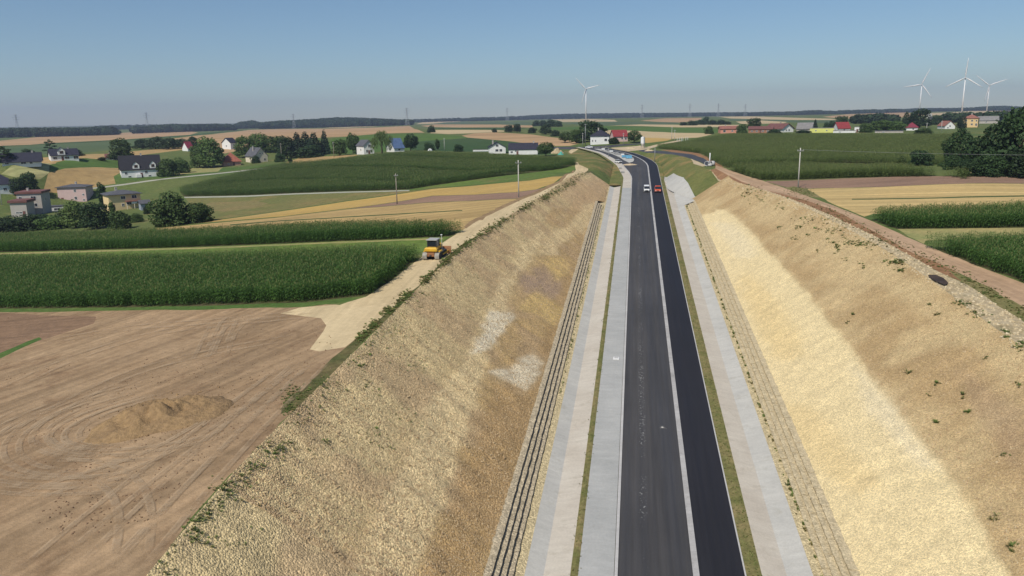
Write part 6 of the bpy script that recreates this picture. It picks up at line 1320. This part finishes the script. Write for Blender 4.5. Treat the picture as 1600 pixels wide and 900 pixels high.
def heap(name, label, cat, px, py, rx, ry, h, mat, seed, rz=0.0, lift=None, parent_z=None):
    P = cast([(px, py)])[0]; r = np.random.default_rng(seed); v, f = [], []; nr, na = 26, 64
    for i in range(nr):
        for j in range(na):
            t = i/(nr-1); a = 2*math.pi*j/na; wob = 1+.22*(fbm(np.array(3+math.cos(a)*1.6), np.array(5+math.sin(a)*1.6), seed)-.5)*2
            lx, ly = rx*t*math.cos(a)*wob, ry*t*math.sin(a)*wob; x = P[0]+lx*math.cos(rz)-ly*math.sin(rz); y = P[1]+lx*math.sin(rz)+ly*math.cos(rz)
            hh = h*(1-t**1.7)*(.15+1.35*float(fbm(np.array(x/1.1), np.array(y/1.1), seed+3))) + .45*h*(float(fbm(np.array(x/.4), np.array(y/.4), seed+5))-.5)*(1-t)
            v.append((x, y, hh - (.12 if i == nr-1 else 0)))
    v = np.array(v); v[:, 2] += surface(v[:, 0], v[:, 1])+.01
    for i in range(nr-1):
        for j in range(na): f.append((i*na+j, (i+1)*na+j, (i+1)*na+(j+1) % na, i*na+(j+1) % na))
    o = mesh_obj(name, v-np.array(P), f, mat, smooth=True); o.location = tuple(P); tag(o, label, cat); return o, P
MT['heap_soil'] = ground_mat('heap_soil', (.35, .23, .115), (.28, .185, .10), .5, 2.4, var=.38, bmp=.3)
hp, HP = heap('soil_heap', 'low ochre soil heap on the bare earth field', 'soil heap', 250, 652, 6.0, 3.8, 1.5, MT['heap_soil'], 5, .5)
heap('sand_heap', 'pale sand spill at the tip of the traffic island', 'sand heap', 984, 257.5, 3.0, 2.2, .5, MT['sand_spill'], 8)
heap('stone_heap', 'grey stone heap beside the round annex tree', 'stone heap', 871, 239.5, 3.4, 2.4, 2.3, MT['rock_rubble'], 9)
heap('sand_heap', 'sandy heap beside the silo', 'sand heap', 985, 232.5, 3.6, 2.6, 1.0, MT['sand_spill'], 12)
heap('sand_heap', 'pale gravel heap in front of the side road', 'sand heap', 1014, 236, 2.4, 1.6, .9, MT['sand_spill'], 13)
heap('covered_heap', 'teal tarpaulin heap beside the grey stone heap', 'tarpaulin', 876, 242, 1.6, 1.2, 1.5, MT['tarp_teal'], 14)
def silo():
    P = cast([(1004, 232)])[0]; s = to_px(P)[2][0]/FPX; h = 18*s; r = 3.0*s; root = empty('silo', tuple(P), 0, 'tall white cement silo on legs by the bend', 'silo')
    b = MB(); b.tube((0, 0, h*.42), (0, 0, h*.95), r, r, 18, False); b.tube((0, 0, h*.95), (0, 0, h), r, r*.35, 18); b.tube((0, 0, h*.2), (0, 0, h*.42), r*.25, r, 18, False); b.build('tank', MT['white_paint'], root, True)
    for i in range(4):
        a = math.pi/4+i*math.pi/2; MB().tube((math.cos(a)*r, math.sin(a)*r, -.3), (math.cos(a)*r*.98, math.sin(a)*r*.98, h*.5), .12, .12, 6).build('leg', MT['steel'], root)
    MB().tube((r+.1, 0, 0), (r+.1, 0, h), .1, .1, 6).build('filler_pipe', MT['steel'], root)
silo()
def rings():
    P = cast([(1109, 259.5)])[0]; s = to_px(P)[2][0]/FPX; root = empty('concrete_rings', tuple(P), 0, 'pile of concrete rings with an upright white pipe by the side road', 'concrete pipes')
    def ring(x, y, z, r, l, ax):
        m = MB(); d = Vector(ax).normalized(); p = Vector((x, y, z)); n = 20; a = d.orthogonal().normalized(); b = d.cross(a); v = []
        for c, rr in ((p-d*l/2, r), (p+d*l/2, r), (p+d*l/2, r*.82), (p-d*l/2, r*.82)):
            for i in range(n): v.append(c+a*rr*math.cos(6.283*i/n)+b*rr*math.sin(6.283*i/n))
        f = [(k*n+i, k*n+(i+1) % n, ((k+1) % 4)*n+(i+1) % n, ((k+1) % 4)*n+i) for k in range(4) for i in range(n)]
        m.add(v, f).build('concrete_ring', MT['kerb'], root, True)
    ring(-.9, 0, .85, .85, 1.0, (.3, 1, 0)); ring(.9, .1, .85, .85, 1.0, (1, .4, 0)); ring(0, 1.0, .5, .8, 1.0, (0, 0, 1)); ring(0, -.9, .4, .7, .8, (0, 0, 1))
    MB().tube((0, 1.0, 0), (.05, 1.0, 20*s), .2, .18, 10).build('upright_pipe', MT['plastic_white'], root, True)
rings()
for i, px in enumerate((1058, 1061.5, 1064.5, 1067, 1071.5, 1074.5)):
    P = cast([(px, 221.2-.25*i)])[0]; root = empty('marker_post', tuple(P), 0, ('first', 'second', 'third', 'fourth', 'fifth', 'sixth')[i]+' white marker post from the pole pair at the maize corner', 'post', 'white posts at the far maize corner')
    MB().tube((0, 0, -.3), (0, 0, 2.0), .13, .13, 8).build('shaft', MT['plastic_white'], root); MB().bbox(-.2, .2, -.2, .2, 2.002, 2.2, .04).build('cap', MT['plastic_white'], root)
def dome():
    P = cast([(672, 235.5)])[0]; s = to_px(P)[2][0]/FPX; r = 3.6*s; v, f = [], []; n = 18
    for i in range(7):
        a = math.pi/2*i/6
        for j in range(n): v.append((r*math.cos(a)*math.cos(6.283*j/n), r*math.cos(a)*math.sin(6.283*j/n), r*math.sin(a)-.1))
    for i in range(6):
        for j in range(n): f.append((i*n+j, i*n+(j+1) % n, (i+1)*n+(j+1) % n, (i+1)*n+j))
    root = empty('garden_dome', tuple(P), 0, 'small white dome tent behind the broad maize field', 'tent'); mesh_obj('cover', v, f, MT['plastic_white'], root, True)
    MB().bbox(-r*.3, r*.3, -r-.05, -r*.8, -.1, r*.6, .03).build('door', MT['pallet_grey'], root)
dome()
# flat dark brown patch laid over the rubble ditch
W = cast([(1450, 432), (1462, 432), (1474, 437), (1482, 445), (1476, 448), (1464, 443), (1454, 438)]); W[:, 2] += .22; c = W.mean(0)
MT['dark_brown'] = ground_mat('dark_brown', (.05, .035, .025), (.08, .055, .04), .8, 2.0, var=.3, rough=.5)
tag(mesh_obj('dark_patch', [tuple(c)]+[tuple(p) for p in W], [(0, i+1, (i+1) % len(W)+1) for i in range(len(W))], MT['dark_brown']), 'dark brown patch over the rubble ditch', kind='structure')
# manhole frame on the pavement bed
Pm = cast([(963, 561)])[0]; root = empty('manhole', (Pm[0], Pm[1], float(zr(Pm[1]))+.05), 0, 'small square pale concrete manhole in the grey pavement bed', 'manhole'); MB().bbox(-.42, .42, -.5, .5, 0, .12, .03).build('frame', MT['white_paint'], root); MB().bbox(-.28, .28, -.32, .32, .121, .15, .01).build('cover', MT['kerb'], root)
Ps = cast([(1035, 668)])[0]; v = [(0, 0, .05)]
for i in range(26):
    a = 6.283*i/26; q = (.07 if i % 2 else random.uniform(.12, .5))*(1.6 if math.sin(a) < -.3 else 1); v.append((math.cos(a)*q, math.sin(a)*q, .05+GRADE*math.sin(a)*q))
sp = mesh_obj('lime_splash', v, [(0, i+1, (i+1) % 26+1) for i in range(26)], MT['concrete_pole']); sp.location = (Ps[0], Ps[1], float(zr(Ps[1]))-.01); tag(sp, 'pale lime splash on the grey asphalt lane', kind='structure')
# wheel tracks pressed into the bare earth
def rut_mat():
    m, nt, b = new_mat('wheel_ruts', .95, .05); out = nt.nodes['Material Output']; P = position(nt); a = nd(nt, 'ShaderNodeAttribute'); a.attribute_name = 'fade'
    n1 = noise(nt, P, .5, 5, .7); n2 = noise(nt, P, 3.0, 4, .7); col = mixc(nt, n2, (.52, .39, .25), (.44, .32, .205)); nt.links.new(col, b.inputs['Base Color'])
    k = nd(nt, 'ShaderNodeMath', operation='MULTIPLY'); nt.links.new(a.outputs['Fac'], k.inputs[0]); nt.links.new(mrange(nt, n1, .38, .62, .05, 1), k.inputs[1])
    t = nd(nt, 'ShaderNodeBsdfTransparent'); mx = nd(nt, 'ShaderNodeMixShader'); nt.links.new(k.outputs[0], mx.inputs[0]); nt.links.new(t.outputs[0], mx.inputs[1]); nt.links.new(b.outputs[0], mx.inputs[2]); nt.links.new(mx.outputs[0], out.inputs[0]); return m
def ruts():
    V, F, A = [], [], []
    def track(P, w, s):
        P = np.asarray(P, float); d = np.gradient(P, axis=0); d /= np.linalg.norm(d, axis=1)[:, None]+1e-9; nrm = np.c_[-d[:, 1], d[:, 0]]; n = len(P); k0 = len(V)
        off = np.array([-.5, -.32, 0, .32, .5])*w; fa = [0, 1, .75, 1, 0]; hz = [0, .05, .0, .05, 0]
        end = np.minimum(1, np.minimum(np.arange(n), np.arange(n)[::-1])/5.0)
        for i in range(n):
            for o_, f_, h_ in zip(off, fa, hz):
                q = P[i]+nrm[i]*o_; V.append((q[0], q[1], h_)); A.append(f_*end[i]*s)
        for i in range(n-1):
            for j in range(4): F.append((k0+i*5+j, k0+i*5+j+1, k0+(i+1)*5+j+1, k0+(i+1)*5+j))
    c = HP[:2]; r_ = random.Random(3)
    for rad, a0, a1, dx in ((5.6, 110, 275, 0), (6.6, 120, 262, .3), (8.4, 130, 300, .4), (10.4, 120, 285, 0), (11.5, 150, 300, -1), (14, 160, 290, 0), (7.4, 200, 330, 0)):
        for off in (0, 1.9):
            a = np.radians(np.linspace(a0, a1, 46)); R = rad+off*.55+np.sin(a*2+rad)*.5; track(np.c_[c[0]+dx+R*1.15*np.cos(a), c[1]+R*.85*np.sin(a)], .6, .65)
    for px in ([(210, 905), (330, 760), (430, 650), (520, 560)], [(150, 905), (290, 760), (410, 640), (500, 555)], [(60, 905), (180, 800), (330, 680), (470, 570)], [(0, 800), (120, 760), (250, 720), (380, 640), (480, 560)], [(0, 620), (120, 560), (250, 520), (400, 505), (500, 495)],
               [(0, 700), (100, 640), (220, 580), (350, 550), (470, 530)], [(60, 540), (200, 515), (350, 505), (480, 492)], [(230, 880), (240, 800), (220, 750), (160, 720), (60, 720)], [(330, 560), (345, 525), (355, 505)], [(352, 560), (368, 520), (385, 503)], [(350, 545), (370, 500), (380, 492)]):
        W = cast(np.array(px, float))[:, :2]; t = np.linspace(0, 1, len(W)); tt = np.linspace(0, 1, 40)
        Q = np.c_[np.interp(tt, t, W[:, 0]), np.interp(tt, t, W[:, 1])]; ker = np.ones(9)/9
        Qs = np.c_[np.convolve(np.pad(Q[:, 0], 4, 'edge'), ker, 'valid'), np.convolve(np.pad(Q[:, 1], 4, 'edge'), ker, 'valid')]
        d = np.gradient(Qs, axis=0); d /= np.linalg.norm(d, axis=1)[:, None]; nn = np.c_[-d[:, 1], d[:, 0]]
        for o_ in (0, 1.9): track(Qs+nn*o_, .65, .6)
    V_ = np.array(V); V_[:, 2] += ground(V_[:, 0], V_[:, 1])+.05
    o = mesh_obj('wheel_ruts', V_, F, rut_mat(), smooth=True); a = o.data.attributes.new('fade', 'FLOAT', 'POINT'); a.data.foreach_set('value', np.array(A, float)); tag(o, 'curving wheel ruts pressed into the bare earth field', kind='stuff')
ruts()
n = 900; a = rng.uniform(0, 6.28, n); rr = np.abs(rng.normal(0, 1, n)); X = HP[0]+4.2*rr*np.cos(a)*.9+rng.normal(0, .6, n); Y = HP[1]+3.0*rr*np.sin(a)+rng.normal(0, .6, n)
SOILK = []
for k in range(3): q = stone_proto(60+k, 'stone'); q.data.materials.clear(); q.data.materials.append(MT['heap_soil']); SOILK.append(q)
scatter('soil_clods', np.c_[X, Y, ground(X, Y)+.03], rng.uniform(.06, .3, n)*rng.random(n)**.6, rng.uniform(0, 6.28, (n, 3)), SOILK, 'loose clods of earth around the soil heap')
n = 2600; Q = cast(np.c_[rng.uniform(-20, 520, n), rng.uniform(495, 900, n)]); k = pip(RW[RID['bare brown earth field at the lower left']], Q[:, 0], Q[:, 1]) & (vnoise(Q[:, 0]/7, Q[:, 1]/7, 8) > .45); Q = Q[k]
SK2 = []
for k in range(2): q = stone_proto(70+k, 'stone'); q.data.materials.clear(); q.data.materials.append(MT['dark_soil']); SK2.append(q)
scatter('soil_clods', Q, rng.uniform(.05, .2, len(Q)), rng.uniform(0, 6.28, (len(Q), 3)), SK2, 'small clods of earth strewn over the bare field')

# ------------------------------------------------------------------ haze
def haze():
    m = bpy.data.materials.new('haze'); m.use_nodes = True; nt = m.node_tree; nt.nodes.clear(); out = nt.nodes.new('ShaderNodeOutputMaterial'); v = nt.nodes.new('ShaderNodeVolumePrincipled')
    v.inputs['Color'].default_value = (.68, .76, 1.0, 1); v.inputs['Density'].default_value = HAZE; v.inputs['Anisotropy'].default_value = .2; nt.links.new(v.outputs[0], out.inputs['Volume'])
    zs = [o.matrix_world for o in ()]
    X, Y = np.meshgrid(np.linspace(-7450, 7450, 60), np.linspace(-70, 7450, 40)); lo = float(ground(X, Y).min())-12
    tag(MB().box(-7500, 7500, -130, 7500, lo, 260).build('haze', m), 'thin summer haze over the fields', kind='stuff')
HAZE = 0.00013
haze()
